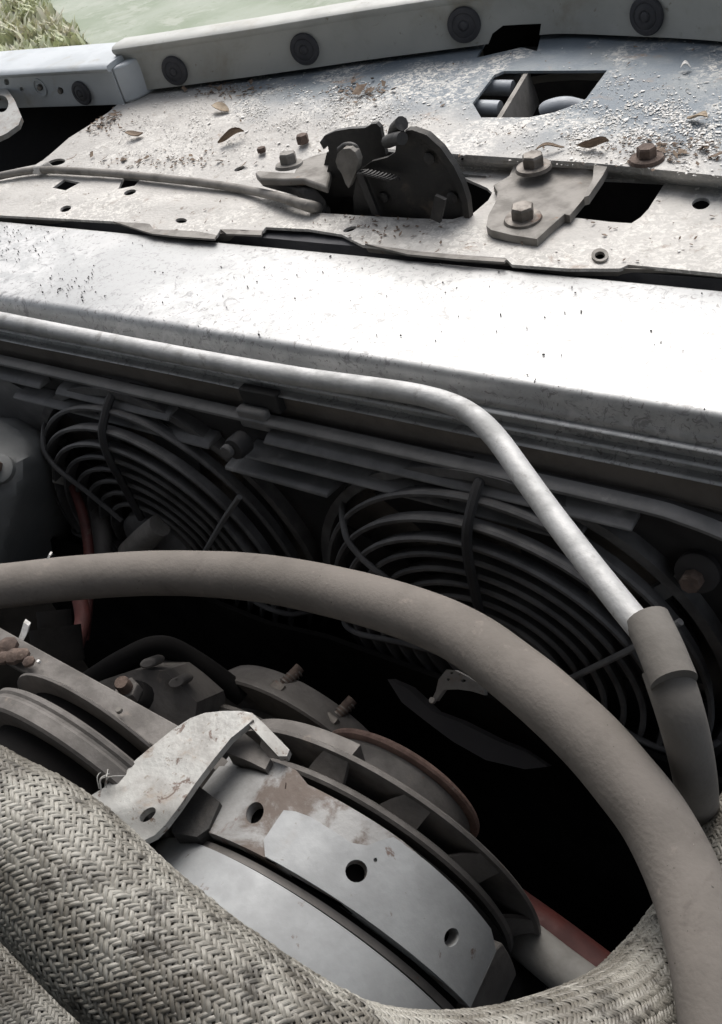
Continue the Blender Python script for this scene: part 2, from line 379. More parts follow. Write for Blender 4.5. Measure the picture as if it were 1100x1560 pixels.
# ================================================================== RADIATOR SUPPORT PANEL
Z0, Z1 = .004, .018
FU, FV = [-100, 450, 600, 700, 900, 1020, 1100, 1300, 1700], [225, 222, 226, 233, 246, 258, 266, 292, 346]
def zpan(u, v):
    vf = lerp(u, FU, FV)
    sharp = sm((vf + 22 - v) / 20); slow = sm((300 - v) / 150)
    k = sm((u - 480) / 180)
    z = Z0 + (Z1 - Z0) * (k * sharp + (1 - k) * slow)
    z += .0012 * noise.noise(Vector((u * .012, v * .02, 1.3))) + .0005 * noise.noise(Vector((u * .05, v * .08, 4.1)))
    # pressed swages: a shallow step running along the lower edge on the left, a lip round the big opening
    z += .002 * math.exp(-((v - (296 + .055 * u)) / 9) ** 2) * sm((420 - u) / 80)
    return z
def PAN(u, v, dz=0.0): return U(u, v, z=zpan(u, v) + dz)
H_LATCH = [(452, 316), (480, 324), (560, 329), (640, 333), (690, 334), (722, 324), (744, 305), (750, 294), (742, 286), (705, 270), (640, 262), (560, 254), (505, 252), (478, 268)]
H_RECT = [(871, 331), (914, 272), (960, 274), (1014, 277), (988, 318), (976, 331), (962, 340), (930, 338)]
H_HEX = [(720, 157), (753, 114), (768, 108), (925, 107), (893, 150), (880, 158), (845, 171), (805, 179), (733, 179)]
H_NOTCH = [(726, 88), (746, 52), (828, 38), (818, 78), (795, 72), (760, 80)]
HOLES = [H_LATCH, H_RECT, H_HEX, H_NOTCH,
         ell(1068, 310, 14, 9, 16, -8), ell(914, 389, 8, 6, 12), ell(86, 247, 14, 5, 12, -10),
         [(80, 286), (98, 273), (122, 278), (100, 290)], [(180, 288), (188, 271), (214, 273), (205, 283)], ell(198, 293, 10, 4, 10, -15),
         ell(100, 318, 9, 4.5, 10, -18), ell(365, 257, 9, 3, 10, -20), [(704, 265), (741, 268), (741, 271), (706, 270)], ell(812 - 108, 240, 3, 4, 8), ell(276, 336, 9, 4, 10), ell(533, 349, 11, 3.5, 10, -18)]
OUT = [(-160, 290), (0, 262), (58, 250), (80, 232), (105, 210), (140, 188), (165, 171), (192, 148), (204, 128), (330, 113), (470, 94), (600, 76), (740, 58), (845, 42), (980, 47), (1100, 56), (1260, 80), (1640, 140), (1640, 482), (1260, 436),
       (1100, 417), (1030, 410), (957, 403), (945, 409), (865, 409), (780, 403), (770, 393), (700, 388), (640, 384), (600, 378), (552, 373), (520, 357), (470, 349), (405, 346), (400, 352), (336, 349), (330, 359), (280, 357), (235, 351), (228, 343), (170, 337), (0, 328), (-160, 318)]
rs = thing('radiator_support', PAN(500, 340), 'dusty beige and blue-grey radiator support panel with cut-out holes behind the radiator', 'car panel')
MB().sheet(OUT, HOLES, PAN, DOWN(.0022), 10, [[(u_, lerp(u_, FU, FV) + o_) for u_ in range(480, 1640, 10)] for o_ in (22, 17, 12, 7, 2)]).build('panel', 'panel', rs, ang=50)
# rolled lip below the torn rear edge, dark foam seal behind it
lip = MB()
px = [(-160, 318), (0, 328), (120, 333), (228, 343), (330, 356), (400, 350)]
lip.grid([[PAN(u, v, -.001), PAN(u, v, -.001) + Vector((0, .004, -.009)), PAN(u, v, -.001) + Vector((0, .007, -.008)), PAN(u, v, -.003) + Vector((0, .004, -.001))] for u, v in px], close_v=True, caps=True)
lip.build('edge_lip', 'greysteel', rs)
lip = MB()
px = [(555, 374), (600, 379), (690, 388), (770, 394), (860, 409), (945, 409), (1030, 411), (1100, 418), (1260, 437), (1640, 483)]
lip.grid([[PAN(u, v, -.001), PAN(u, v, -.001) + Vector((0, .003, -.007)), PAN(u, v, -.001) + Vector((0, .006, -.006)), PAN(u, v, -.003) + Vector((0, .004, -.001))] for u, v in px], close_v=True, caps=True)
lip.build('edge_lip', 'greysteel', rs)
seal = MB(); rows = []
for i in range(60):
    x = -1.1 + i * 1.5 / 59; wv = .002 * noise.noise(Vector((x * 14, 0, 0)))
    rows.append([Vector((x, .486 + wv, -.05)), Vector((x, .484 + wv, -.0005 + wv * .4)), Vector((x, .50 + wv, -.0005 + wv * .4)), Vector((x, .50, -.05))])
seal.grid(rows, close_v=True, caps=True).build('foam_seal', 'rubber', rs)
# torn flakes of sealant along the edge
for pts in ([(172, 337), (228, 341), (234, 349), (300, 352), (330, 358), (327, 364), (270, 360), (232, 356), (200, 346)], [(336, 349), (400, 351), (398, 358), (345, 356)], [(556, 371), (640, 383), (700, 388), (772, 394), (768, 399), (690, 394), (620, 387)]):
    MB().sheet(pts, [], lambda u, v: PAN(u, v, .0012 + .0006 * noise.noise(Vector((u * .1, v * .1, 0)))), DOWN(.0016), 9).build('sealant_strip', 'greysteel', rs)
# raised ring round the small hole and a pressed dimple
MB().sheet(ell(914, 388, 13, 10), [ell(914, 389, 8, 6, 14)], lambda u, v: PAN(u, v, .0018), DOWN(.0012), 6).build('hole_rim', 'greysteel', rs)
bolt(rs, PAN(985, 243, .001), (0, 0, 1), .0066, .0075, .0118, 'rust', .4)
bolt(rs, PAN(463, 220, .0005), (0, 0, 1), .0055, .007, None, 'rust', .2)
bolt(rs, PAN(400, 234, .0005), (0, 0, 1), .004, .004, None, 'rust', .2)
# angled divider inside the hexagonal cut-out
dv = MB(); A, B = PAN(800, 108, -.002), PAN(757, 179, -.002)
dv.add([A, B, B + Vector((.004, .006, -.03)), A + Vector((.004, .006, -.03)), A + Vector((.004, 0, 0)), B + Vector((.004, 0, 0)), B + Vector((.008, .006, -.03)), A + Vector((.008, .006, -.03))],
       [(0, 1, 2, 3), (7, 6, 5, 4), (0, 4, 5, 1), (2, 6, 7, 3), (1, 5, 6, 2), (0, 3, 7, 4)]).build('divider', 'greysteel', rs)
# stiffening brace under the rectangular cut-out
MB().box((-.34, .44 + .08, -.075), (.10, .60, -.07)).build('under_brace', 'dark', rs)

# grille bars glimpsed through the cut-out
gr = thing('grille', (-.40, .75, -.07), 'row of grey grille bars glimpsed through the hexagonal hole in the support panel', 'grille')
for (u, v, z, r_) in ((765, 134, .008, .0065), (745, 167, .006, .0075), (782, 116, .0, .006)):
    p = U(u, v, z=z); MB().tube([p + Vector((-.12, .01, 0)), p, p + Vector((.008, -.001, 0))], r_, 14, 4).build('bar', 'grille', gr)
p = U(846, 164, z=.004); MB().tube([p + Vector((-.012, 0, -.006)), p + Vector((-.004, 0, -.002)), p + Vector((.01, 0, 0)), p + Vector((.028, 0, -.004)), p + Vector((.10, .0, -.02))], lambda q: .0085 * min(1, .35 + q * 6), 14, 5).build('bar', 'grille', gr)
p = U(790, 82, z=-.0); MB().tube([p + Vector((-.06, 0, 0)), p, p + Vector((.06, 0, 0))], .006, 12, 4).build('bar', 'grille', gr)

# ================================================================== NOSE HEADER PANEL
HB = [(200, 147), (260, 140), (330, 131), (400, 122), (470, 112), (540, 102), (600, 94), (670, 85), (740, 76), (790, 67), (840, 60), (900, 61), (980, 65), (1050, 69), (1100, 73), (1180, 82), (1280, 96), (1450, 121), (1650, 153)]
HBASE = spl([U(u, v, z=Z1) for u, v in HB], 4)
HL = [0.0]
for i in range(1, len(HBASE)): HL.append(HL[-1] + (HBASE[i] - HBASE[i - 1]).length)
def hpos(s):
    i = min(max(np.searchsorted(HL, s) - 1, 0), len(HBASE) - 2); k = (s - HL[i]) / (HL[i + 1] - HL[i])
    p = HBASE[i].lerp(HBASE[i + 1], k); i0, i1 = max(i - 2, 0), min(i + 3, len(HBASE) - 1)
    tg = (HBASE[i1] - HBASE[i0]).normalized(); n = Vector((-tg.y, tg.x, 0))
    if n.y < 0: n = -n
    return p, tg, n
def hface(u, v):
    """arc length and height at which a viewing ray meets the header's rear face"""
    r = ray(u, v)
    for i in range(len(HBASE) - 1):
        a_, b_ = HBASE[i], HBASE[i + 1]; tg = b_ - a_; n = Vector((-tg.y, tg.x, 0)).normalized()
        if abs(r.dot(n)) < 1e-6: continue
        q = CAM + r * ((a_ - CAM).dot(n) / r.dot(n)); k = (q - a_).dot(tg) / tg.dot(tg)
        if 0 <= k <= 1: return HL[i] + k * (HL[i + 1] - HL[i]), q.z - Z1
    return None
hd = thing('header_panel', HBASE[20], 'light grey nose header rail with a row of round rubber bumpers along its face', 'car panel')
HH = .046
LT = HL[-1]
nh = [hface(*q) for q in ((742, 72), (750, 52), (766, 40), (824, 37), (821, 58), (820, 64))]
nh = [q for q in nh if q]; nh = [(nh[0][0], -.02)] + nh + [(nh[-1][0], -.02)]
def hmap(s, t):
    p, tg, n = hpos(s); return p + Vector((0, 0, t)) + n * (.002 * math.sin(max(t, 0) / HH * 3.14) + .0006 * noise.noise(Vector((s * 20, t * 40, 0))))
MB().sheet([(0, .0045), (LT, .0045), (LT, HH), (0, HH)], [nh], hmap, lambda p, s, t: p + hpos(s)[2] * .002, .012).build('rear_face', 'header', hd)
tp = MB(); rows = []
for i in range(90):
    s = LT * i / 89; p, tg, n = hpos(s)
    prof = [(0, HH - .004), (-.0035, HH), (-.0035, HH + .003), (-.0005, HH + .005), (.008, HH + .006), (.026, HH + .005), (.034, HH + .001), (.038, HH - .012), (.04, -.05), (.036, -.05), (.030, HH - .004), (.004, HH - .002)]
    rows.append([p + n * a_ + Vector((0, 0, c_)) for a_, c_ in prof])
tp.grid(rows, close_v=True, caps=True).build('top_flange', 'header', hd, ang=50)
# dark sheet added behind the notch to keep its opening black
s0, s1 = nh[0][0] - .01, nh[-1][0] + .01
rc = MB(); rows = [[hpos(s)[0] + hpos(s)[2] * .028 + Vector((0, 0, z_)) for z_ in (-.04, HH - .006)] for s in np.linspace(s0, s1, 6)]
rows2 = [[q + Vector((0, .003, 0)) for q in r_] for r_ in rows]
rc.grid([list(r_) + list(reversed(q_)) for r_, q_ in zip(rows, rows2)], close_v=True, caps=True).build('notch_backing', 'dark', hd)
def bumper(parent, c, n, r_, mm='rubber'):
    """domed rubber stop: flange, ring groove, centre stud"""
    n = Vector(n).normalized(); a_ = n.orthogonal().normalized(); b_ = n.cross(a_); c = Vector(c)
    prof = [(r_, 0), (r_, .0018), (r_ * .95, .003), (r_ * .72, .0034), (r_ * .66, .0027), (r_ * .58, .0035), (r_ * .36, .0038), (r_ * .28, .003), (r_ * .2, .0045), (.0004, .005)]
    rows = [[c + n * h_ + (a_ * math.cos(t_) + b_ * math.sin(t_)) * q for t_ in np.linspace(0, 2 * math.pi, 28, endpoint=False)] for q, h_ in prof]
    return MB().grid(rows, close_v=True, caps=True).build('rubber_bumper', mm, parent)
for (u, v, rr) in ((266, 108, .0145), (464, 75, .0148), (707, 38, .0155), (985, 24, .0155)):
    s, t_ = hface(u, v); p, tg, n = hpos(s); bumper(hd, p + Vector((0, 0, t_)) + n * .0008, -n, rr)

# ---- headlamp box at the left end of the rail
ZB = Z1
bl, br = U(-160, 170, z=ZB), U(189, 159, z=ZB)
BHH = .036
bx_ = thing('headlamp_box', (bl + br) / 2, 'light grey headlamp box with screw holes at the left end of the rail', 'car panel')
tg = (br - bl).normalized(); n = Vector((-tg.y, tg.x, 0)); LB = (br - bl).length
if n.y < 0: n = -n
def bface(u, v):
    r = ray(u, v); q = CAM + r * ((bl - CAM).dot(n) / r.dot(n)); return (q - bl).dot(tg), q.z - ZB
fh = []
for (u, v, rx) in ((33, 136, 3), (61, 133, 4.5), (92, 138, 4.5), (10, 125, 4)):
    fh.append([bface(a_, b_) for a_, b_ in ell(u, v, rx, rx * 1.3, 10, -20)])
MB().sheet([(0, 0), (LB, 0), (LB, BHH), (0, BHH)], fh, lambda s, t_: bl + tg * s + Vector((0, 0, t_)) + n * (.0005 * noise.noise(Vector((s * 25, t_ * 40, 3)))), lambda p, s, t_: p + n * .002, .009).build('rear_face', 'boxpaint', bx_)
rows = []
bo = U(191, 68, z=ZB + BHH + .002); dep = max(.02, (bo - br).dot(n))
for s in np.linspace(0, LB, 30):
    p = bl + tg * s
    prof = [(.0005, BHH - .003), (-.004, BHH - .001), (-.005, BHH + .002), (-.003, BHH + .0045), (.004, BHH + .0055), (dep * .5, BHH + .0065), (dep, BHH + .005), (dep + .006, BHH - .006), (dep + .006, -.06), (dep + .003, -.06), (dep, BHH), (.004, BHH)]
    rows.append([p + n * a_ + Vector((0, 0, c_)) for a_, c_ in prof])
MB().grid(rows, close_v=True, caps=True).build('top_flange', 'boxpaint', bx_, ang=50)
e_ = br
MB().add([e_ + tg * .001, e_ + tg * .012 + n * .012, e_ + tg * .020 + n * .05, e_ + n * .05, *[q + Vector((0, 0, BHH + .001)) for q in (e_ + tg * .001, e_ + tg * .012 + n * .012, e_ + tg * .020 + n * .05, e_ + n * .05)]],
         [(0, 1, 5, 4), (1, 2, 6, 5), (2, 3, 7, 6), (3, 0, 4, 7), (4, 5, 6, 7), (3, 2, 1, 0)]).build('end_cap', 'boxpaint', bx_, bevel=.0025)
s, t_ = bface(126, 141); bumper(bx_, bl + tg * s + Vector((0, 0, t_)) - n * .0008, -n, .0125)
s, t_ = bface(61, 133)
ph = [(.0095, 0), (.0095, .0012), (.008, .0012), (.008, 0)]; rr_ = []
for a_ in np.linspace(0, 2 * math.pi, 28, endpoint=False): rr_.append([bl + tg * (s + q * math.cos(a_)) + Vector((0, 0, t_ + q * math.sin(a_))) - n * h_ for q, h_ in ph])
MB().grid(rr_, close_u=True, close_v=True).build('embossed_ring', 'boxpaint', bx_)
for (u, v) in ((61, 134), (92, 139)):
    s, t_ = bface(u, v); MB().prism(bl + tg * s + Vector((0, 0, t_)) + n * .002, -n, .0028, .004, 10).build('screw', 'bolt', bx_)
# dark sheet added so the void under the box stays black
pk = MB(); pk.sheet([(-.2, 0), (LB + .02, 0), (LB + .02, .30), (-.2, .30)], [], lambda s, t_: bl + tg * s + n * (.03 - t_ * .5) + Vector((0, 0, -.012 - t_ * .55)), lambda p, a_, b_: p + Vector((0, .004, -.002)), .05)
tag(pk.build('void_sheet', 'dark'), 'dark sheet added as shade in the void below the light grey box', 'car panel')
# small curved bracket at the frame's left edge
q = MB().sheet([(-40, 140), (0, 131), (12, 137), (22, 152), (33, 178), (28, 190), (10, 203), (-40, 226)], [ell(2, 158, 11, 13, 16)], lambda u, v: U(u, v, z=.03 + .00022 * (v - 180) * -1), DOWN(.005), 8)
tag(q.build('lamp_bracket', 'zinc', bevel=.001), 'small pale metal bracket with a round hole beside the headlamp pocket', 'bracket')

# ================================================================== CABLE ON THE PANEL
cp = [(-120, 292), (-40, 277), (20, 264), (65, 259), (120, 261), (180, 265), (250, 272), (320, 280), (380, 290), (420, 299), (450, 308), (478, 316), (500, 322)]
cb = thing('release_cable', PAN(65, 259), 'thin dusty bonnet release cable lying across the panel up to the latch', 'cable')
MB().tube([PAN(u, v, .0045 + (.004 if 400 < u < 470 else -.03 if u > 490 else 0)) for u, v in cp], lambda s: .0036 + .0012 * sm((s - .75) * 5), 12, 6).build('sheath', 'greysteel', cb)
MB().add(*(lambda p: ([p + Vector(q) for q in ((-.006, -.010, -.001), (.006, -.010, -.001), (.006, .010, -.001), (-.006, .010, -.001), (-.005, -.006, .006), (.005, -.006, .006), (.005, .006, .006), (-.005, .006, .006))], [(0, 3, 2, 1), (4, 5, 6, 7), (0, 1, 5, 4), (1, 2, 6, 5), (2, 3, 7, 6), (3, 0, 4, 7)]))(PAN(65, 258, .003))).build('clip', 'panel', cb, bevel=.0015)

# ================================================================== BONNET LATCH
lt = thing('bonnet_latch', U(600, 320, z=0), 'black grimy steel bonnet latch with curved plate standing in the panel opening', 'latch')
def vplate(name, poly, y, th, m, holes=(), step=7, bev=.0008, warp=0.0):
    return MB().sheet(poly, list(holes), lambda u, v: U(u, v, y=y + warp * math.sin((u - 400) * .02)), FWD(th), step).build(name, m, lt, bevel=bev)
vplate('latch_plate', [(604, 216), (612, 203), (626, 199), (645, 206), (664, 220), (682, 242), (698, 268), (708, 292), (713, 318), (716, 350), (540, 352), (538, 300), (545, 262), (566, 246), (590, 240), (602, 232)], .528, .003, 'brownedge', bev=.001)
vplate('curved_rim', [(617, 199), (628, 198), (650, 206), (672, 226), (692, 255), (704, 280), (712, 305), (716, 340), (708, 340), (703, 308), (694, 284), (682, 260), (664, 233), (645, 213), (628, 206)], .525, .006, 'brownedge')
vplate('pawl', [(487, 217), (494, 207), (510, 200), (533, 196), (556, 195), (566, 189), (573, 188), (579, 194), (583, 214), (588, 236), (580, 244), (560, 250), (548, 262), (542, 300), (500, 300), (498, 262), (503, 240), (499, 222), (493, 228)], .545, .004, 'steel', bev=.001)
vplate('back_plate', [(498, 232), (540, 225), (600, 232), (650, 240), (700, 290), (712, 345), (470, 340), (488, 275)], .556, .004, 'steel')
vplate('hook_tongue', [(511, 246), (514, 234), (522, 227), (533, 226), (541, 232), (546, 244), (544, 258), (538, 272), (531, 287), (526, 280), (520, 264), (514, 256)], .520, .006, 'greysteel', bev=.0018)
MB().tube([U(517, 228, y=.53), U(528, 221, y=.528), U(541, 224, y=.526), U(548, 240, y=.526)], .0022, 10, 5).build('hook_spring', 'steel', lt)
MB().tube([U(600, 208, y=.535), U(604, 196, y=.53), U(612, 188, y=.526)], .005, 10, 4).build('pivot_stub', 'steel', lt)
MB().tube([U(590, 216, y=.53), U(604, 211, y=.522), U(613, 211, y=.518)], .0045, 10, 4).build('pivot_stub', 'steel', lt)
MB().sheet([(388, 263), (393, 259), (430, 262), (448, 262), (458, 244), (478, 236), (505, 230), (512, 246), (504, 262), (498, 285), (478, 278), (462, 272), (430, 273), (396, 272)], [], lambda u, v: U(u, v, z=.024), DOWN(.006), 7).build('mounting_flange', 'greysteel', lt, bevel=.0015)
MB().sheet([(396, 272), (430, 273), (462, 275), (482, 288), (496, 304), (492, 322), (470, 324), (452, 314), (466, 300), (448, 286)], [], lambda u, v: U(u, v, z=.017 - .0004 * max(0, v - 285)), DOWN(.007), 7).build('cable_bracket', 'steel', lt, bevel=.0015)
bolt(lt, U(441, 252, z=.024), (0, .1, 1), .0072, .0085, .0118, 'greysteel', .3)
for k in range(9):
    q = U(560 + k * 5.5, 262 + k * 1.2, y=.524); MB().tube([q + Vector((.0045 * math.cos(a_), .0045 * math.sin(a_) - .004, .0006 * a_)) for a_ in np.linspace(0, 6.28, 9)], .0008, 6, 2).build('spring_coil', 'steel', lt)
for (u, v) in ((655, 240), (585, 300), (690, 300)):
    MB().prism(U(u, v, y=.5275), (0, -1, 0), .0042, .002, 12).build('rivet', 'steel', lt)
MB().bar(U(548, 262, y=.522), U(575, 330, y=.522), .006, (0, -1, 0), .003).build('return_spring', 'steel', lt)
MB().bar(U(672, 300, y=.51), U(664, 335, y=.51), .008, (0, -1, 0), .003).build('guide_tab', 'steel', lt)

# ---- mounting plate bolted beside the latch
mp_ = thing('mounting_plate', U(800, 330, z=Z0 + .005), 'grey steel mounting plate with two hex bolts to the right of the latch', 'plate')
MB().sheet([(776, 268), (786, 246), (800, 238), (835, 238), (872, 246), (924, 254), (922, 262), (905, 284), (888, 304), (868, 328), (860, 326), (835, 348), (818, 364), (780, 358), (748, 350), (741, 344), (744, 328), (756, 306), (758, 292), (752, 282)], [],
           lambda u, v: U(u, v, z=Z0 + .006 + .006 * sm((262 - v + (u - 780) * .06) / 22) + .0005 * noise.noise(Vector((u * .05, v * .05, 0)))), DOWN(.0055), 7).build('plate', 'greysteel', mp_, bevel=.0012)
bolt(mp_, U(813, 256, z=Z0 + .013), (0, 0, 1), .0080, .0085, .0130, 'bolt', .25)
bolt(mp_, U(797, 334, z=Z0 + .0065), (.05, -.05, 1), .0080, .0085, .0130, 'bolt', .1)
MB().sheet([(905, 251), (925, 254), (919, 266), (897, 298), (890, 300), (903, 272)], [], lambda u, v: U(u, v, z=Z0 + .0132), DOWN(.006), 7).build('folded_edge', 'greysteel', mp_, bevel=.001)

# ================================================================== RADIATOR
TX0, TX1 = -1.05, .34
rd = thing('radiator', (-.4, .42, -.42), 'wide aluminium radiator with bright white oxidised top tank', 'radiator')
prof = [(.473, -.0395), (.473, -.003), (.4722, -.0008), (.470, 0), (.440, .0003), (.40, .0002), (.368, 0), (.3652, -.0005), (.3632, -.002), (.3618, -.005), (.3606, -.009), (.3595, -.0125), (.3585, -.0135)]
for zc, yr in ((-.0185, .3552), (-.0272, .3538), (-.0360, .3524)):
    prof += [(.3590, zc + .0009), (yr + .0004, zc + .0005), (yr, zc - .0001), (.3590, zc - .0006)]
prof += [(.3585, -.0385), (.3575, -.0395)]
rows = []
for i in range(140):
    x = TX0 + (TX1 - TX0) * i / 139
    rows.append([Vector((x, y + .0004 * noise.noise(Vector((x * 12, y * 9, 0))), z + .0003 * noise.noise(Vector((x * 9, y * 20, 5))))) for y, z in prof])
MB().grid(rows, close_v=True, caps=True).build('top_tank', 'tank', rd, ang=60)
MB().box((TX0, .3572, -.42), (TX1, .46, -.0400)).build('core', 'core', rd)
MB().box((TX0, .3562, -.0575), (TX1, .3571, -.0565)).build('core_seam', 'core', rd)
# clip on the core band
ck = MB(); c = U(400, 607, y=.353); ck.box(c - Vector((.016, .004, .008)), c + Vector((.016, .0035, .008))); ck.build('clip', 'fandark', rd, bevel=.001)

# ================================================================== FAN SHROUD
FZ = -.205; FX = (-.534, -.222); FY = .318
sh = thing('fan_shroud', (-.38, .35, -.42), 'dusty black plastic shroud with raised rails framing the two fans', 'shroud')
op = [[(fx + .151 * math.cos(a_), FZ + .151 * math.sin(a_)) for a_ in np.linspace(0, 2 * math.pi, 40, endpoint=False)] for fx in FX]
soutline = [(-.76, -.42), (-.02, -.42), (-.02, -.13), (-.028, -.098), (-.05, -.072), (-.085, -.057), (-.12, -.0525), (-.70, -.0525), (-.76, -.09)]
MB().sheet(soutline, op, lambda x, z: Vector((x, .349, z)), FWD(.004), .03).build('panel', 'fandark', sh)
rail = [(-.76, -.42), (-.755, -.10), (-.735, -.066), (-.70, -.0525), (-.5, -.0525), (-.3, -.053), (-.14, -.0535), (-.105, -.056), (-.075, -.064), (-.05, -.078), (-.034, -.10), (-.028, -.13), (-.027, -.42)]
def rsweep(path, prof_):
    P = [Vector((p[0], 0, p[1])) for p in path]; P = spl(P, 5); rows = []
    for i, p in enumerate(P):
        tg_ = (P[min(i + 1, len(P) - 1)] - P[max(i - 1, 0)]).normalized(); n_ = Vector((-tg_.z, 0, tg_.x))
        rows.append([Vector((p.x, y_, p.z)) + n_ * o_ for y_, o_ in prof_])
    return MB().grid(rows, close_v=True, caps=True)
rsweep(rail, [(.3489, .0025), (.3415, .0025), (.3398, .0012), (.3398, -.0008), (.3412, -.0018), (.3489, -.0018)]).build('outer_rail', 'shroud', sh, ang=50)
for (x0, x1, dz, y0) in ((-.71, -.62, -.0125, .335), (-.60, -.475, -.0130, .334), (-.385, -.13, -.0125, .334)):
    rsweep([(x0, -.0525 + dz), ((x0 + x1) / 2, -.0525 + dz), (x1, -.0525 + dz)], [(.3488, .0045), (y0 + .006, .0035), (y0 + .001, .001), (y0 + .001, -.0006), (.3488, -.0015)]).build('rail_strip', 'shroud', sh, bevel=.0008)
for (x0, x1, dz, y0) in ((-.66, -.44, -.026, .331), (-.405, -.16, -.0265, .331)):
    rsweep([(x0, -.0525 + dz), ((x0 + x1) / 2, -.0525 + dz), (x1, -.0525 + dz - .002)], [(.3487, .003), (y0 + .005, .002), (y0 + .001, .000), (y0 + .001, -.0016), (.3487, -.0022)]).build('rail_strip', 'shroud', sh, bevel=.0008)
rsweep([(-.425, -.094), (-.38, -.0945), (-.335, -.0955)], [(.3486, .005), (.328, .004), (.327, .001), (.3486, -.003)]).build('rail_strip', 'shroud', sh, bevel=.0008)
c = U(390, 638, y=.343); MB().box(c - Vector((.015, .002, .009)), c + Vector((.010, .006, .007))).build('tab', 'shroud', sh, bevel=.002)
c = U(372, 672, y=.335); MB().prism(c, (0, -1, .15), .0085, .012, 14).build('boss', 'fandark', sh); MB().prism(c + Vector((-.004, -.012, .001)), (0, -1, .1), .005, .004, 10).build('screw', 'guard', sh)
c = U(1065, 868, y=.345); MB().prism(c, (0, -1, .35), .012, .006, 24).build('washer_cup', 'fandark2', sh); MB().prism(c + Vector((-.001, -.006, -.001)), (0, -1, .35), .006, .008, 8).build('screw', 'rust', sh)
MB().bar(U(1000, 905, y=.342), U(1045, 878, y=.345), .010, (0, -1, 0), .004).build('stay', 'shroud', sh)
MB().sheet([(-.74, -.075), (-.70, -.06), (-.63, -.085), (-.70, -.16), (-.75, -.2)], [], lambda x, z: Vector((x, .343 - .02 * (x + .75), z)), FWD(.004), .02).build('corner_web', 'shroud', sh)

# ================================================================== THE TWO ELECTRIC FANS
def guard_y(r):
    k = max(0, (r - .112) / .036); return FY - .001 + .027 * k ** 2.2
def make_fan(cx, label):
    t = thing('electric_fan', (cx, .34, FZ - .15), label, 'fan', 'twin radiator fans')
    rad = [.147, .1395, .128] + [.128 - .0125 * k for k in range(1, 7)]
    for r_ in rad:
        yy = guard_y(r_); rows = []
        for i in range(80):
            a_ = 2 * math.pi * i / 80; c_ = Vector((cx + r_ * math.cos(a_), yy, FZ + r_ * math.sin(a_))); o_ = Vector((math.cos(a_), 0, math.sin(a_)))
            rows.append([c_ + o_ * p_ + Vector((0, q_, 0)) for p_, q_ in ((.0022, -.0016), (.0012, -.0034), (-.0010, -.0034), (-.0018, -.0016), (-.0030, .0068), (-.0008, .0068))])
        MB().grid(rows, close_u=True, close_v=True).build('guard_ring', 'guard', t)
    for ang, sw in ((90, 0), (140, -8), (190, -8), (345, 8), (240, 0), (300, 0)):
        pts = []
        for r_ in (.150, .1465, .138, .128, .11, .085, .06, .042):
            a_ = R(ang + sw * (1 - r_ / .15)); pts.append((cx + r_ * math.cos(a_), guard_y(r_) - .0045 + (.006 if r_ > .149 else 0), FZ + r_ * math.sin(a_)))
        MB().tube(pts, .0034 if ang == 90 else .0023, 8, 4).build('guard_spoke', 'fandark' if ang == 90 else 'guard', t)
    MB().tube([(cx + .040, .312, FZ - .002), (cx + .062, .312, FZ + .024), (cx + .10, .313, FZ + .070), (cx + .124, .318, FZ + .098)], .0022, 8, 4).build('guard_strut', 'shroud', t)
    MB().ring((cx, FZ), [(.0005, FY - .006), (.036, FY - .006), (.041, FY - .003), (.042, FY + .004), (.0005, FY + .004)], n=36).build('motor_cover', 'shroud', t)
    MB().ring((cx, FZ), [(.148, .327 + .012), (.153, .327 + .012), (.153, .356), (.148, .356)], n=60).build('guard_rim', 'guard', t)
    MB().ring((cx, FZ), [(.0005, .336), (.034, .336), (.036, .345), (.0005, .345)], n=28).build('fan_hub', 'fandark', t)
    for k in range(8):
        a0 = R(k * 45 + 12); rows = []
        for r_ in (.034, .07, .105, .138):
            row = []
            for w_ in (-1, -.33, .33, 1):
                a_ = a0 + w_ * .26 + (r_ - .03) * 2.2; row.append(Vector((cx + r_ * math.cos(a_), .341 + w_ * .006, FZ + r_ * math.sin(a_))))
            rows.append(row + [q_ + Vector((0, .0018, 0)) for q_ in reversed(row)])
        MB().grid(rows, close_v=True, caps=True).build('fan_blade', 'fandark', t)
    return t
sp = MB().sheet([(-.78, -.60), (.0, -.60), (.0, -.236), (-.08, -.226), (-.36, -.226), (-.42, -.236), (-.66, -.226), (-.78, -.24)], [], lambda x, z: Vector((x, .3045 + .004 * math.sin(z * 30), z)), FWD(.004), .03)  # added panel, its black stands for the shade below the hose
tag(sp.build('shade_panel', 'shadeblack'), 'black panel added as shade over the lower half of the two fans', 'shade panel')
f1 = make_fan(FX[0], 'left black electric radiator fan behind its ring guard, above the hose')
f2 = make_fan(FX[1], 'right black electric radiator fan behind its ring guard, beside the aluminium tube')
# pale motor boss lying against the left fan's guard
mb = MB().tube([U(200, 842, y=.300), U(226, 816, y=.304), U(244, 800, y=.309)], lambda s: .0115 - .002 * s, 18, 5, True); tag(mb.build('cable_sleeve', 'greysteel'), 'short dusty grey sleeve resting on the left fan guard', 'sleeve')

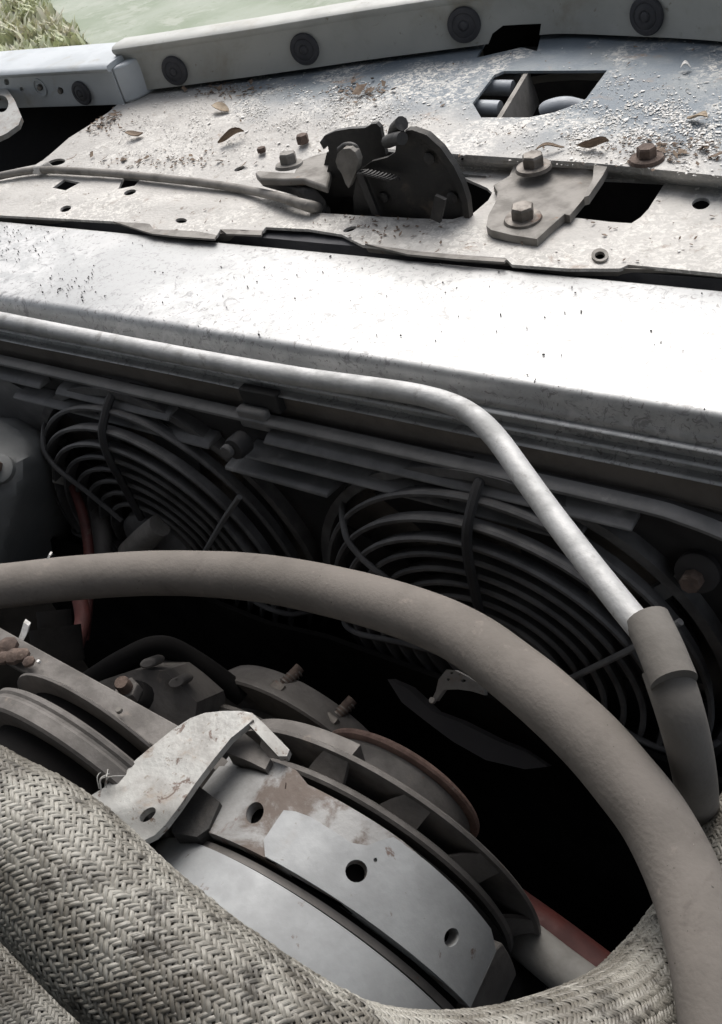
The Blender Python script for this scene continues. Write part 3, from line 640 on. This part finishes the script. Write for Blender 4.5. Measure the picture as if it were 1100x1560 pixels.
# ================================================================== ALUMINIUM TUBE AND ITS HOSE
ap = [U(u, v, y=.3475) for u, v in ((-160, 455), (0, 487), (150, 517), (300, 546), (450, 573), (580, 592), (640, 602))]
ap += [U(688, 616, d=.517), U(724, 636, d=.504), U(758, 670, d=.489), U(800, 728, d=.470), U(850, 797, d=.450), U(900, 862, d=.433), U(950, 925, d=.42), U(1000, 985, d=.41)]
tb = MB().tube(ap, .0062, 20, 10, wob=.02); tag(tb.build('coolant_tube', 'alu'), 'bent bare aluminium tube running along the radiator tank down to a rubber sleeve', 'tube')
hs_ = thing('small_hose', U(1000, 960, d=.426), 'grey rubber hose with cut sleeve pushed onto the aluminium tube end', 'hose')
sp_ = [U(986, 945, d=.416), U(1005, 985, d=.409), U(1027, 1040, d=.401)]
sl2 = MB().tube(sp_, .0097, 24, 6); sl2.build('sleeve', 'hose2', hs_)
MB().tube([U(1014, 1018, d=.408), U(1036, 1085, d=.408), U(1053, 1155, d=.43), U(1063, 1220, d=.47), U(1066, 1280, d=.53), U(1060, 1330, d=.60)], lambda s: .0100 - .001 * s, 24, 6).build('hose_body', 'hose2', hs_)

# ================================================================== BIG RUBBER HOSE
hp = [(-220, 915, .70), (-110, 902, .67), (0, 893, .65), (120, 880, .637), (250, 873, .615), (400, 881, .565), (554, 913, .515), (690, 961, .475), (800, 1038, .44), (890, 1119, .427), (955, 1193, .42), (1005, 1262, .415), (1052, 1362, .408), (1083, 1475, .40), (1103, 1600, .395), (1113, 1740, .39), (1110, 1950, .40), (1095, 2300, .45), (1070, 2700, .52)]
mh = MB().tube([U(u, v, d=d_) for u, v, d_ in hp], .0148, 40, 10, wob=.012); tag(mh.build('coolant_hose', 'hose'), 'thick dusty grey-brown rubber hose arching across the engine bay', 'hose')

# ================================================================== BRAIDED HOSES
def braided(path, rad, n, label, seed, alpha=50, m='braid'):
    P = spl(path, 60); arr = np.array([tuple(p) for p in P]); seg = np.r_[0, np.cumsum(np.linalg.norm(np.diff(arr, axis=0), axis=1))]
    L = seg[-1]; ds = .0007; S = np.arange(0, L, ds); C = np.stack([np.interp(S, seg, arr[:, k]) for k in range(3)], 1)
    T = np.gradient(C, axis=0); T /= np.linalg.norm(T, axis=1)[:, None]
    N = np.zeros_like(T); nn = np.array(Vector(T[0]).orthogonal().normalized())
    for i in range(len(T)):
        nn = nn - T[i] * nn.dot(T[i]); nn /= np.linalg.norm(nn); N[i] = nn
    B = np.cross(T, N)
    k = math.tan(R(alpha)) / rad; sp = 2 * math.pi * rad / n * math.cos(R(alpha)); A = .00030; r2 = np.random.default_rng(seed)
    root = thing('braided_hose', tuple(arr[len(arr) // 2]), label, 'hose')
    MB().tube([Vector(p) for p in C[::12]], rad - .0013, 32, 1, True, False).build('core_tube', 'braidcore', root)
    vs, fs, uvs = [], [], []; off = 0; W = (-1, -.45, .45, 1)
    for sgn in (1, -1):
        for i in range(n):
            th0 = 2 * math.pi * i / n; jit = np.interp(S, np.linspace(0, L, 60), r2.normal(0, .5, 60)) * (2 * math.pi / n) * .34
            th = th0 + sgn * k * S + jit
            oth = n * (th + sgn * k * S) / (2 * math.pi)
            h = A * np.clip(1.7 * np.sin(2 * math.pi * (i + oth + (0 if sgn > 0 else 0)) / 4) * sgn, -1, 1)
            h = h + np.interp(S, np.linspace(0, L, 60), r2.normal(0, .00014, 60))
            wd = sp * .435 * (1 + np.interp(S, np.linspace(0, L, 30), r2.normal(0, .08, 30)))
            tdir = np.array((math.cos(R(alpha)), sgn * math.sin(R(alpha))))       # along (s, rad*theta)
            row = []
            for w in W:
                s_off = -w * wd * tdir[1]; t_off = w * wd * tdir[0] / rad
                ii = np.clip(np.arange(len(S)) + 0, 0, len(S) - 1)
                rr = rad + h + (.00024 if abs(w) < .9 else -.00016)
                e = N * np.cos(th + t_off)[:, None] + B * np.sin(th + t_off)[:, None]
                row.append(C + T * s_off[:, None] + e * rr[:, None])
            G = np.stack(row, 1).reshape(-1, 3); m_ = len(S); vs.append(G)
            idx = np.arange(m_ - 1)[:, None] * 4 + np.arange(3)[None, :]; idx = idx.reshape(-1) + off
            f = np.stack([idx, idx + 1, idx + 5, idx + 4], 1)
            fs.append(f if sgn > 0 else f); off += m_ * 4
            uu = np.repeat(S / .01 + i * 7.3 + (500 if sgn < 0 else 0), 4) * .02; vv_ = np.tile(np.array(W), m_) * .5 + i * 3.1; uvs.append(np.stack([uu, vv_], 1))
    V = np.concatenate(vs) - np.array(root.location); F = np.concatenate(fs); UVv = np.concatenate(uvs)
    me = bpy.data.meshes.new('braid'); me.vertices.add(len(V)); me.vertices.foreach_set('co', V.ravel().astype(np.float32))
    me.loops.add(len(F) * 4); me.loops.foreach_set('vertex_index', F.ravel().astype(np.int32)); me.polygons.add(len(F))
    me.polygons.foreach_set('loop_start', np.arange(0, len(F) * 4, 4, dtype=np.int32)); me.polygons.foreach_set('use_smooth', np.ones(len(F), bool))
    me.update(calc_edges=True)
    ul = me.uv_layers.new(name='UVMap'); ul.data.foreach_set('uv', UVv[F.ravel()].ravel().astype(np.float32))
    me.materials.append(M[m]); o = bpy.data.objects.new('braid', me); col.objects.link(o); o.parent = root; o['kind'] = 'stuff'
    return root
bp_ = [(-640, 960, .52), (-400, 1045, .44), (-190, 1150, .385), (-70, 1235, .36), (65, 1312, .347), (185, 1425, .337), (312, 1530, .332), (450, 1622, .335), (560, 1664, .35), (700, 1668, .37), (830, 1640, .39), (950, 1582, .425), (1015, 1520, .443), (1070, 1446, .458), (1130, 1345, .472), (1172, 1270, .485), (1240, 1140, .505), (1340, 980, .54), (1450, 800, .60), (1560, 600, .66)]
braided([U(u, v, d=d_) for u, v, d_ in bp_], .025, 60, 'fat pale braided glass-fibre hose looping through the foreground', 3)
braided([U(u, v, d=d_) for u, v, d_ in ((-620, 1180, .58), (-450, 1255, .51), (-290, 1350, .47), (-170, 1430, .455), (-75, 1497, .445), (22, 1582, .44), (95, 1665, .435), (170, 1770, .43), (240, 1950, .44), (300, 2200, .47))], .0215, 52, 'second braided hose half hidden below the fat one in the corner', 5)

# ================================================================== ALTERNATOR (axis along Y)
AX = (-.230, -.207)
def CY(u, v, r, c=AX):
    d_ = ray(u, v); a_ = d_.x ** 2 + d_.z ** 2; ox, oz = CAM.x - c[0], CAM.z - c[1]; b_ = 2 * (ox * d_.x + oz * d_.z); q_ = ox * ox + oz * oz - r * r
    D = b_ * b_ - 4 * a_ * q_; t_ = (-b_ - math.sqrt(max(D, 0))) / 2 / a_; p = CAM + d_ * t_
    return math.atan2(p.z - c[1], p.x - c[0]), p.y
def cyl(th, y, r, c=AX): return Vector((c[0] + r * math.cos(th), y, c[1] + r * math.sin(th)))
al = thing('alternator', (AX[0], .12, AX[1] - .11), 'large grey cast alternator with slotted fan and holed clamp band', 'alternator')
MB().ring(AX, [(.02, -.04), (.085, -.04), (.098, -.03), (.1045, -.012), (.1055, .05), (.1055, .096), (.1045, .099), (.02, .099)], n=120).build('rear_case', 'drum', al, ang=30)
MB().ring(AX, [(.02, .0991), (.0985, .0991), (.0985, .150), (.02, .150)], n=90).build('stator_core', 'dark', al)
# clamp band between the groove and the fan
KS = .1                                         # plan units: arc length at r = KS
def bmap(r):
    return lambda s, y: cyl(s / KS, y, r + .0003 * noise.noise(Vector((s * 60, y * 60, 2))))
def bback(th): return lambda p, s, y: p - Vector((math.cos(s / KS), 0, math.sin(s / KS))) * th
def hole(u, v, rx, ry, r, rot=0): return [(lambda q: (q[0] * KS, q[1]))(CY(a_, b_, r)) for a_, b_ in ell(u, v, rx, ry, 18, rot)]
band = [(R(20.5) * KS, .108), (R(128) * KS, .1045), (R(128) * KS, .143), (R(96) * KS, .1435), (R(95) * KS, .140), (R(78) * KS, .1395), (R(62) * KS, .141), (R(42) * KS, .1395), (R(27) * KS, .136), (R(22) * KS, .1345), (R(21) * KS, .133)]
HB1, HB2, HB3 = hole(388, 1238, 13, 17, .1075, 25), hole(543, 1327, 17, 17.5, .1092), hole(688, 1428, 11, 15, .1092, 20)
MB().sheet(band, [HB1, HB2, HB3], bmap(.1075), bback(.006), .004).build('clamp_band', 'strap', al, ang=30, bevel=.0006)
rp = [(402, 1279), (432, 1234), (450, 1236), (472, 1244), (505, 1264), (535, 1284), (560, 1288), (580, 1280), (600, 1275), (650, 1312), (700, 1358), (748, 1415), (756, 1449)]
rp = [(q[0] * KS, q[1]) for q in (CY(u, v, .1092) for u, v in rp)] + [(R(t_) * KS, .1079 - (t_ - 20) * .00003) for t_ in (21, 35, 50, 65, 80, 88)]
MB().sheet(rp, [HB2, HB3, hole(572, 1310, 3, 3.5, .1092)], bmap(.1092), bback(.0016), .004).build('raised_band', 'drum', al, ang=30, bevel=.0005)
rim = [(R(24) * KS, .1365), (R(30) * KS, .1425), (R(60) * KS, .1475), (R(90) * KS, .1475), (R(96) * KS, .152), (R(128) * KS, .153), (R(128) * KS, .144), (R(112) * KS, .1440), (R(108) * KS, .138), (R(98) * KS, .138), (R(94) * KS, .136), (R(62) * KS, .138), (R(42) * KS, .137)]
MB().sheet(rim, [], bmap(.1062), bback(.005), .004).build('band_rim', 'strap', al, ang=30, bevel=.0006)
MB().sheet([(R(-5) * KS, .104), (R(18) * KS, .104), (R(21) * KS, .128), (R(16) * KS, .145), (R(-5) * KS, .145)], [], bmap(.1035), bback(.01), .005).build('band_end', 'dullsteel', al, bevel=.001)
# thin lower band lying in the groove
MB().sheet([(R(15) * KS, .1005), (R(118) * KS, .0995), (R(118) * KS, .1025), (R(15) * KS, .1045)], [], bmap(.1025), bback(.004), .004).build('groove_wire', 'dullsteel', al)
# cooling fan: rear ring, vanes, front plate
MB().ring(AX, [(.06, .1555), (.0935, .1555), (.095, .157), (.095, .1595), (.0935, .1605), (.06, .1605)], n=100).build('fan_ring', 'dullsteel', al)
for k in range(13):
    th = R(31 + 27.2 * k); rows = []
    for (dy, rr_, w0) in ((.1606, .0935, .24), (.1645, .098, .20), (.1685, .1035, .15)):
        rows.append([cyl(th - .02 + q_ * w0, dy, rr_) for q_ in (0, .33, .66, 1)] + [cyl(th - .02 + q_ * w0, dy + .001, rr_ - .004) for q_ in (1, .66, .33, 0)])
    MB().grid(rows, close_v=True, caps=True).build('vane', 'dullsteel', al)
MB().ring(AX, [(.03, .1686), (.104, .1686), (.1058, .1692), (.106, .1712), (.1045, .1725), (.09, .176), (.07, .180), (.03, .182)], n=110).build('front_plate', 'dullsteel', al)
MB().ring(AX, [(.085, .1722), (.1048, .1722), (.1030, .1800), (.085, .1806)], 84, 140, 40).build('front_casting', 'dullsteel', al)
AP = (AX[0] - .004, AX[1] + .003)
MB().ring(AP, [(.02, .1821), (.054, .1821), (.052, .188), (.0505, .204), (.050, .2055), (.02, .2055)], n=80).build('pulley', 'dullsteel', al)
MB().ring(AP, [(.03, .2056), (.0520, .2056), (.0540, .2068), (.0546, .2085), (.0540, .2102), (.0510, .2118), (.03, .2105)], n=80).build('pulley_rim', 'rustrim', al)
# lugs under the bracket
lug = MB().sheet([(300, 1180), (322, 1168), (350, 1190), (352, 1218), (332, 1224), (300, 1205)], [ell(326, 1200, 6, 7, 12)], lambda u, v: U(u, v, y=.135 - .0002 * (v - 1200)), FWD(.008), 6); lug.build('mounting_lug', 'dullsteel', al, bevel=.001)
MB().sheet([(262, 1225), (300, 1195), (335, 1222), (318, 1262), (300, 1275), (262, 1268)], [], lambda u, v: U(u, v, z=-.103), DOWN(.02), 8).build('mounting_lug', 'brownedge', al, bevel=.001)
MB().sheet([(340, 1122), (366, 1112), (392, 1132), (412, 1156), (404, 1172), (380, 1160), (345, 1146)], [], lambda u, v: U(u, v, z=-.099), DOWN(.012), 8).build('mounting_lug', 'dullsteel', al, bevel=.001)

# ---- bracket across the top of the alternator
bk = thing('zinc_bracket', U(250, 1180, z=-.09), 'pale dusty zinc bracket bent over the alternator, with one round hole', 'bracket')
def zbk(u, v): return -.0865 - .004 * sm((v - 1225) / 60) + .0006 * noise.noise(Vector((u * .02, v * .02, 0)))
MB().sheet([(290, 1094), (312, 1086), (340, 1083), (366, 1083), (382, 1088), (386, 1096), (372, 1108), (352, 1124), (326, 1156), (300, 1190), (272, 1230), (252, 1256), (236, 1272), (218, 1281), (200, 1281), (176, 1268), (150, 1248), (122, 1222), (158, 1200), (190, 1172), (225, 1142), (262, 1112)],
           [ell(225, 1241, 15, 8, 16, -40)], lambda u, v: U(u, v, z=zbk(u, v)), DOWN(.0045), 8).build('plate', 'zinc', bk, bevel=.0011)
MB().sheet([(366, 1083), (384, 1086), (402, 1102), (441, 1142), (437, 1152), (424, 1152), (398, 1124), (376, 1100)], [], lambda u, v: U(u, v, z=-.0868 - .00016 * max(0, u - 376)), DOWN(.0045), 6).build('flange', 'zinc', bk, bevel=.001)
for k in range(5):
    q = U(150 + k * 3.2 + random.uniform(-6, 6), 1205 - k * 1.5 + random.uniform(-4, 4), z=-.083)
    MB().tube([q, q + Vector((random.uniform(-.003, .003), .004, .004)), q + Vector((random.uniform(-.006, .006), .009, .002))], .0003, 5, 3).build('frayed_strand', 'zinc', bk)

# ================================================================== CRANK AND PUMP PULLEYS, STAY BAR
cpx = (-.372, -.135)
ck_ = thing('crank_pulley', (cpx[0], .11, cpx[1] - .08), 'dusty dark grooved drive pulley at the left of the alternator', 'pulley')
MB().ring(cpx, [(.02, .0985), (.073, .0985), (.0745, .1), (.0745, .1065), (.0735, .108), (.0735, .1095), (.0745, .111), (.0745, .113), (.072, .1145), (.02, .1145)], n=80).build('groove_rim', 'dullsteel', ck_, ang=30)
MB().ring(cpx, [(.02, .1146), (.058, .1146), (.058, .1236), (.02, .1236)], n=60).build('hub', 'dark', ck_)
MB().ring(cpx, [(.02, .1237), (.069, .1237), (.0715, .1248), (.0718, .1262), (.070, .1272), (.02, .1272)], n=80).build('flange', 'dullsteel', ck_, ang=30)
MB().ring(cpx, [(.02, .083), (.060, .083), (.060, .0984), (.02, .0984)], n=60).build('hub', 'dark', ck_)
MB().ring(cpx, [(.02, .073), (.0695, .073), (.0705, .0755), (.069, .0828), (.02, .0828)], n=80).build('flange', 'dullsteel', ck_, ang=30)
sb_ = thing('stay_bar', U(140, 1050, z=-.085), 'flat grey steel stay bar slanting across above the drive pulley', 'bar')
MB().bar(U(-90, 930, z=-.085), U(300, 1150, z=-.092), .0165, (0, 0, 1), .005).build('bar', 'dullsteel', sb_, bevel=.001)
for (u, v, s_) in ((12, 985, .007), (34, 998, .005), (22, 1000, .006), (6, 1002, .005), (44, 1008, .004)):
    q = U(u, v, z=-.080); pts = []
    b_ = MB(); rows = []
    for i in range(6):
        a_ = math.pi * i / 5; rows.append([q + Vector((s_ * math.sin(a_) * math.cos(k * math.pi / 4), s_ * math.sin(a_) * math.sin(k * math.pi / 4), s_ * .7 * math.cos(a_))) * (1 + .35 * noise.noise(Vector((k, i, u)))) - q * (.35 * noise.noise(Vector((k, i, u)))) for k in range(8)])
    b_.grid(rows, close_v=True).build('rust_lump', 'rust', sb_)
bolt(sb_, U(62, 1012, z=-.0825), (0, 0, 1), .0012, .002, None, 'flake'); bolt(sb_, U(184, 1086, z=-.0855), (0, 0, 1), .002, .002, None, 'greysteel')
pm = thing('pump_pulley', (-.36, .24, -.385), 'dusty dished pump pulley with two threaded studs in front of the alternator', 'pulley')
PC = (-.358, -.286)
MB().ring(PC, [(.02, .2285), (.088, .2285), (.0895, .230), (.0885, .2345), (.0855, .237), (.084, .244), (.080, .252), (.068, .257), (.02, .259)], n=90).build('dished_plate', 'dullsteel', pm, ang=40)
MB().ring(PC, [(.02, .208), (.082, .208), (.084, .210), (.082, .214), (.06, .216), (.06, .228), (.02, .228)], n=90).build('rear_flange', 'dullsteel', pm, ang=40)
for (u, v) in ((420, 1056), (500, 1106)):
    q = U(u, v, y=.236); st = MB().tube([q + Vector((0, .0, 0)), q + Vector((.004, .016, .002)), q + Vector((.006, .024, .003))], .0040, 12, 5)
    s_ = st.build('stud', 'rust', pm); MB().prism(q, (.2, 1, .1), .0085, .007, 6).build('nut', 'bolt', s_)
    for k in range(5):
        c_ = q + Vector((.0008 * k + .002, .009 + k * .0028, .0012)); MB().prism(c_, (.2, 1, .1), .0047, .0012, 12).build('thread', 'bolt', s_)
# housing plate behind with two slotted ears and a bleed bolt
pl_ = thing('pump_housing', U(210, 1070, d=.64), 'dim dusty pump housing plate with bleed bolt and two rounded ears', 'housing')
MB().sheet([(120, 1052), (160, 1035), (205, 1020), (250, 1022), (275, 1045), (300, 1070), (295, 1110), (240, 1130), (180, 1090)], [], lambda u, v: U(u, v, d=.635 + .0001 * (v - 1060)), lambda p, a_, b_: p + Vector((-.01, .03, -.03)), 10).build('plate', 'dullsteel', pl_, bevel=.002)
for (u, v, rot) in ((224, 1011, -15), (268, 1040, -20)):
    MB().sheet(ell(u, v, 13, 8, 16, rot), [], lambda a_, b_: U(a_, b_, d=.628), lambda p, a_, b_: p + Vector((-.004, .010, -.010)), 5).build('ear', 'dullsteel', pl_, bevel=.0015)
q = U(206, 1066, d=.628); n_ = Vector((.1, -.1, 1)); MB().prism(q, n_, .013, .008, 16, .011).build('bleed_boss', 'dark', pl_); MB().prism(q + n_ * .008, n_, .0085, .008, 6).build('bolt', 'dullsteel', pl_); MB().prism(q + n_ * .016, n_, .005, .008, 12).build('stud', 'rust', pl_)
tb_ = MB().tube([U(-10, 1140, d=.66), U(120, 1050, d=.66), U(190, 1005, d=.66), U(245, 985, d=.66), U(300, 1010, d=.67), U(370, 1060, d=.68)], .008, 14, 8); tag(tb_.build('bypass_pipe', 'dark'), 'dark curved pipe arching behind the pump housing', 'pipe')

# ================================================================== LEFT SIDE CLUTTER
bxx = thing('plastic_tank', U(35, 760, d=.86), 'dark grey moulded plastic tank at the left edge with a rusty screw', 'tank')
pol = [(-120, 640), (0, 640), (28, 655), (55, 690), (74, 735), (76, 790), (60, 850), (-120, 930)]
MB().sheet(pol, [], lambda u, v: U(u, v, d=.80 + .0009 * max(0, 700 - v) + .0011 * max(0, u - 40 + (v - 700) * .25) + .0004 * max(0, v - 760 + u * .5)), lambda p, a_, b_: p + Vector((-.05, .10, -.08)), 10).build('shell', 'darkgrey', bxx, bevel=.006)
q = U(4, 716, d=.795); MB().prism(q, (.3, -.5, .8), .012, .006, 16).build('screw_seat', 'darkgrey', bxx); MB().prism(q + Vector((0, -.003, .006)), (.3, -.5, .8), .006, .005, 6).build('screw', 'rust', bxx)
rw = MB().tube([U(112, 740, d=.83), U(128, 790, d=.82), U(136, 850, d=.81), U(134, 920, d=.80), U(128, 975, d=.80)], .0045, 12, 8); tag(rw.build('red_cable', 'red'), 'faded red cable hanging down beside the left fan', 'cable')
rw = MB().tube([U(152, 775, d=.84), U(156, 830, d=.83), U(158, 900, d=.82)], .0085, 12, 8); tag(rw.build('grey_drain_pipe', 'dullsteel'), 'dim grey pipe just right of the red cable', 'pipe')
st = MB().sheet([(132, 780), (150, 790), (222, 830), (212, 842), (140, 800)], [], lambda u, v: U(u, v, y=.325), FWD(.006), 8); tag(st.build('guard_stay', 'shroud', bevel=.001), 'thin dusty stay below the left fan guard', 'stay')
ws = MB().sheet([(78, 700), (105, 728), (108, 742), (80, 735)], [], lambda u, v: U(u, v, d=.84), lambda p, a_, b_: p + Vector((-.003, .008, -.006)), 7); tag(ws.build('tank_tab', 'pale', bevel=.001), 'small pale tab between the plastic tank and the left fan', 'tab')
rg = MB().tube([U(120, 905, d=.74), U(126, 945, d=.735), U(116, 985, d=.73)], .006, 12, 6); tag(rg.build('red_grommet', 'red'), 'faded red rubber sleeve below the thick hose', 'sleeve')
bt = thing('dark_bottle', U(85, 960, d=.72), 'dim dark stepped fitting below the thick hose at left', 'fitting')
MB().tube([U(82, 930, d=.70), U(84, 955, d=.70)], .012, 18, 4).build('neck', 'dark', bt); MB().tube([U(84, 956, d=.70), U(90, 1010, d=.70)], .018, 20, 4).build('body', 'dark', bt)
for (u, v, w_, h_, lab) in ((38, 962, 10, 28, 'pale patch standing for ground light beside the stay bar'), (75, 848, 3.5, 7, 'small white patch standing for ground light by the thick hose')):  # ground light glimpsed through gaps, built as solid white pieces
    q = MB().sheet([(u - w_ * .2, v - h_ * .5), (u + w_ * .6, v - h_ * .3), (u + w_ * .2, v + h_ * .2), (u - w_ * .4, v + h_ * .6), (u - w_ * 1.1, v + h_ * .5), (u - w_ * .6, v)], [], lambda a_, b_: U(a_, b_, d=.615), lambda p, a_, b_: p + Vector((-.002, .003, -.001)), 5); tag(q.build('light_spot', 'flake'), lab, 'light spot')

# ================================================================== LOWER RIGHT CLUTTER
fb = MB().sheet([(590, 1035), (620, 1048), (660, 1085), (700, 1100), (760, 1130), (800, 1145), (835, 1168), (800, 1172), (740, 1158), (690, 1130), (650, 1100), (612, 1070)], [], lambda u, v: U(u, v, d=.66 + .00012 * (u - 700)), lambda p, a_, b_: p + Vector((.002, .006, -.006)), 10)
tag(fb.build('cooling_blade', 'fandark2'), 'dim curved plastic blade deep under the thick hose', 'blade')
cbk = thing('sensor_bracket', U(700, 1020, d=.56), 'small grey drilled bracket peeping out under the thick hose', 'bracket')
MB().sheet([(668, 1040), (672, 1022), (684, 1007), (697, 1008), (720, 1020), (742, 1034), (742, 1046), (722, 1040), (700, 1037), (680, 1038), (668, 1055), (660, 1056)], [ell(692, 1012, 2.4, 2, 8), ell(687, 1022, 2.4, 2.2, 8), ell(710, 1024, 4, 2.4, 8)], lambda u, v: U(u - 4, v + 13, d=.56 + .0003 * (v - 1020)), lambda p, a_, b_: p + Vector((0, .003, -.004)), 6).build('plate', 'zinc', cbk)
MB().prism(U(660, 1068, d=.57), (0, -.5, 1), .002, .003, 8).build('rivet', 'dullsteel', cbk)
pp = MB().tube([U(755, 1400, d=.60), U(800, 1432, d=.575), U(850, 1472, d=.56), U(920, 1525, d=.55)], .0115, 20, 8); tag(pp.build('pale_pipe', 'pale'), 'short pale grey pipe in the dark below the alternator', 'pipe')
pp = MB().tube([U(740, 1355, d=.64), U(800, 1400, d=.60), U(860, 1445, d=.585), U(930, 1500, d=.57)], .0135, 20, 8); tag(pp.build('red_hose', 'red'), 'dark red hose lying just above the pale pipe', 'hose')
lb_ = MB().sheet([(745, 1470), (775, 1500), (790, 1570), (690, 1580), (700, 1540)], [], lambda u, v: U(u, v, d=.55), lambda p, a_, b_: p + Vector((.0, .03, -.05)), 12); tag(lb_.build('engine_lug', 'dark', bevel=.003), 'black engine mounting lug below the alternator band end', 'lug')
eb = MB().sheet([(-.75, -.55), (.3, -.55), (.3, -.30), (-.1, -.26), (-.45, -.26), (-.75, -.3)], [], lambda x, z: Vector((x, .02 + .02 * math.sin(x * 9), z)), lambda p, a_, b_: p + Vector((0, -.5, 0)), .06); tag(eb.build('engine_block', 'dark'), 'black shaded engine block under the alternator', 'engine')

# ================================================================== DEBRIS ON THE PANEL
def ok(u, v): return pip((u, v), OUT) and not any(pip((u, v), h) for h in HOLES)
def scatter(n, dens, smin, smax, flat, seed):
    r2 = random.Random(seed); vs, fs = [], []; c = 0; tries = 0
    while c < n and tries < n * 60:
        tries += 1; u, v = r2.uniform(20, 1150), r2.uniform(60, 400)
        if r2.random() > dens(u, v) or not ok(u, v): continue
        p = PAN(u, v, .0006); s_ = (smin + (smax - smin) * r2.random() ** 1.8) * (1 if r2.random() < .93 else 2.0); a_ = r2.uniform(0, 6.28); asp = r2.uniform(.25, .8)
        d1 = Vector((math.cos(a_), math.sin(a_), r2.uniform(-flat, flat))) * s_; d2 = Vector((-math.sin(a_), math.cos(a_), r2.uniform(-flat, flat))) * s_ * asp
        lift = Vector((0, 0, abs(d1.z) + abs(d2.z) + r2.uniform(0, .0002))); th = Vector((0, 0, -.0003)); o = len(vs)
        k = [d1 + d2 * r2.uniform(-.4, .4), d2 + d1 * r2.uniform(-.4, .4), -d1 + d2 * r2.uniform(-.4, .4), -d2 + d1 * r2.uniform(-.4, .4)]
        vs += [p + lift + q for q in k] + [p + lift + q * .9 + th for q in k]
        fs += [(o, o + 1, o + 2, o + 3), (o + 7, o + 6, o + 5, o + 4)] + [(o + i, o + 4 + i, o + 4 + (i + 1) % 4, o + (i + 1) % 4) for i in range(4)]; c += 1
    return MB().add(vs, fs)
def G(u, v, cu, cv, su, sv): return math.exp(-((u - cu) / su) ** 2 - ((v - cv) / sv) ** 2)
def dw(u, v):
    b_ = .9 * G(u, v, 1020, 205, 150, 38) + .75 * G(u, v, 520, 165, 110, 30) + .25 * G(u, v, 600, 195, 40, 14) + .18 * G(u, v, 840, 205, 70, 18) + .25 * G(u, v, 330, 190, 130, 40) + .3 * G(u, v, 940, 150, 120, 25)
    return b_ * (.15 + 2.2 * max(0, noise.noise(Vector((u * .022, v * .045, 7))) + .12)) + .0018
def dbn(u, v): return .8 * G(u, v, 345, 138, 45, 12) + .8 * G(u, v, 545, 142, 38, 14) + .7 * G(u, v, 150, 188, 36, 16) + .45 * G(u, v, 1010, 225, 90, 16) + .4 * G(u, v, 250, 245, 80, 10) + .25 * G(u, v, 560, 345, 60, 16) + .006
tag(scatter(6500, dw, .0004, .0015, .09, 11).build('paint_flakes', 'flake', smooth=False), 'white paint flakes strewn over the support panel', 'flakes', kind='stuff')
def dbig(u, v): return G(u, v, 345, 136, 40, 9) + G(u, v, 548, 140, 30, 11) + G(u, v, 150, 188, 34, 12) + .7 * G(u, v, 255, 246, 70, 6) + .5 * G(u, v, 1030, 232, 70, 9)
tag(scatter(150, dbig, .0016, .0048, .5, 21).build('leaf_scraps', 'leaf', smooth=False), 'brown leaf scraps drifted against the rail and panel edge', 'litter', kind='stuff')
tag(scatter(900, dbn, .0007, .0024, .45, 12).build('leaf_litter', 'crumb', smooth=False), 'brown crumbs of leaf litter on the support panel', 'litter', kind='stuff')
def dtank(u, v): return .9 * G(u, v, 110, 435, 38, 16) + .45 * G(u, v, 30, 370, 50, 26) + .012
r2 = random.Random(5); vs, fs = [], []
while len(vs) < 190 * 8:
    u, v = r2.uniform(-20, 1100), r2.uniform(330, 640)
    if r2.random() > dtank(u, v): continue
    p = U(u, v, z=.0006)
    if not (.364 < p.y < .47): continue
    a_ = r2.uniform(0, 6.28); s_ = r2.uniform(.0003, .0009) * (1 if r2.random() < .93 else 1.7); d1 = Vector((math.cos(a_), math.sin(a_), 0)) * s_; d2 = Vector((-d1.y, d1.x, 0)) * r2.uniform(.3, .7); o = len(vs); up = Vector((0, 0, r2.uniform(.0005, .0016)))
    vs += [p + d1, p + d2, p - d1, p - d2, p + d1 * .6 + up, p + d2 * .6 + up, p - d1 * .6 + up, p - d2 * .6 + up]; fs += [(o + 4, o + 5, o + 6, o + 7)] + [(o + i, o + (i + 1) % 4, o + 4 + (i + 1) % 4, o + 4 + i) for i in range(4)]
tag(MB().add(vs, fs).build('grit', 'grit', smooth=False), 'dark grit specks scattered over the radiator tank', 'grit', kind='stuff')
# single leaves big enough to pick out
def leaf(u, v, L, W, rot, m, label, curl=.35):
    c = PAN(u, v, .003); a_ = R(rot); d1 = Vector((math.cos(a_), math.sin(a_), 0)); d2 = Vector((-d1.y, d1.x, 0)); rows = []
    for i in range(9):
        t_ = i / 8 * 2 - 1; w_ = W * (1 - abs(t_) ** 1.8) ** .8 + .0003
        row = [c + d1 * L * t_ + d2 * w_ * k + Vector((0, 0, curl * w_ * k * k + .0022 * math.sin(t_ * 2.2 + u) + .0012)) for k in (-1, -.5, 0, .5, 1)]
        rows.append(row + [q + Vector((0, 0, -.0007)) for q in reversed(row)])
    tag(MB().grid(rows, close_v=True, caps=True).build('dry_leaf', m), label, 'leaf', 'dry leaves on the support panel')
leaf(336, 166, .012, .0055, -10, 'leafpale', 'tan dry leaf lying flat below the nose header')
leaf(352, 210, .013, .0032, 40, 'leaf', 'dark curled leaf on the panel left of the latch', 1.4)
leaf(904, 222, .011, .003, 5, 'leaf', 'dark curled leaf among white flakes above the mounting plate', 1.4)
leaf(838, 226, .010, .002, 30, 'leaf', 'thin brown leaf sliver just behind the upper bolt')
leaf(205, 205, .010, .0045, 15, 'leaf', 'small brown leaf near the panel\'s left edge')
leaf(1062, 180, .009, .004, -25, 'leafpale', 'pale leaf scrap at the right among the white flakes')
leaf(1045, 103, .004, .003, 20, 'flake', 'single white chip on the clean blue paint by the header')

scene.render.engine = 'CYCLES'
scene.cycles.max_bounces = 8
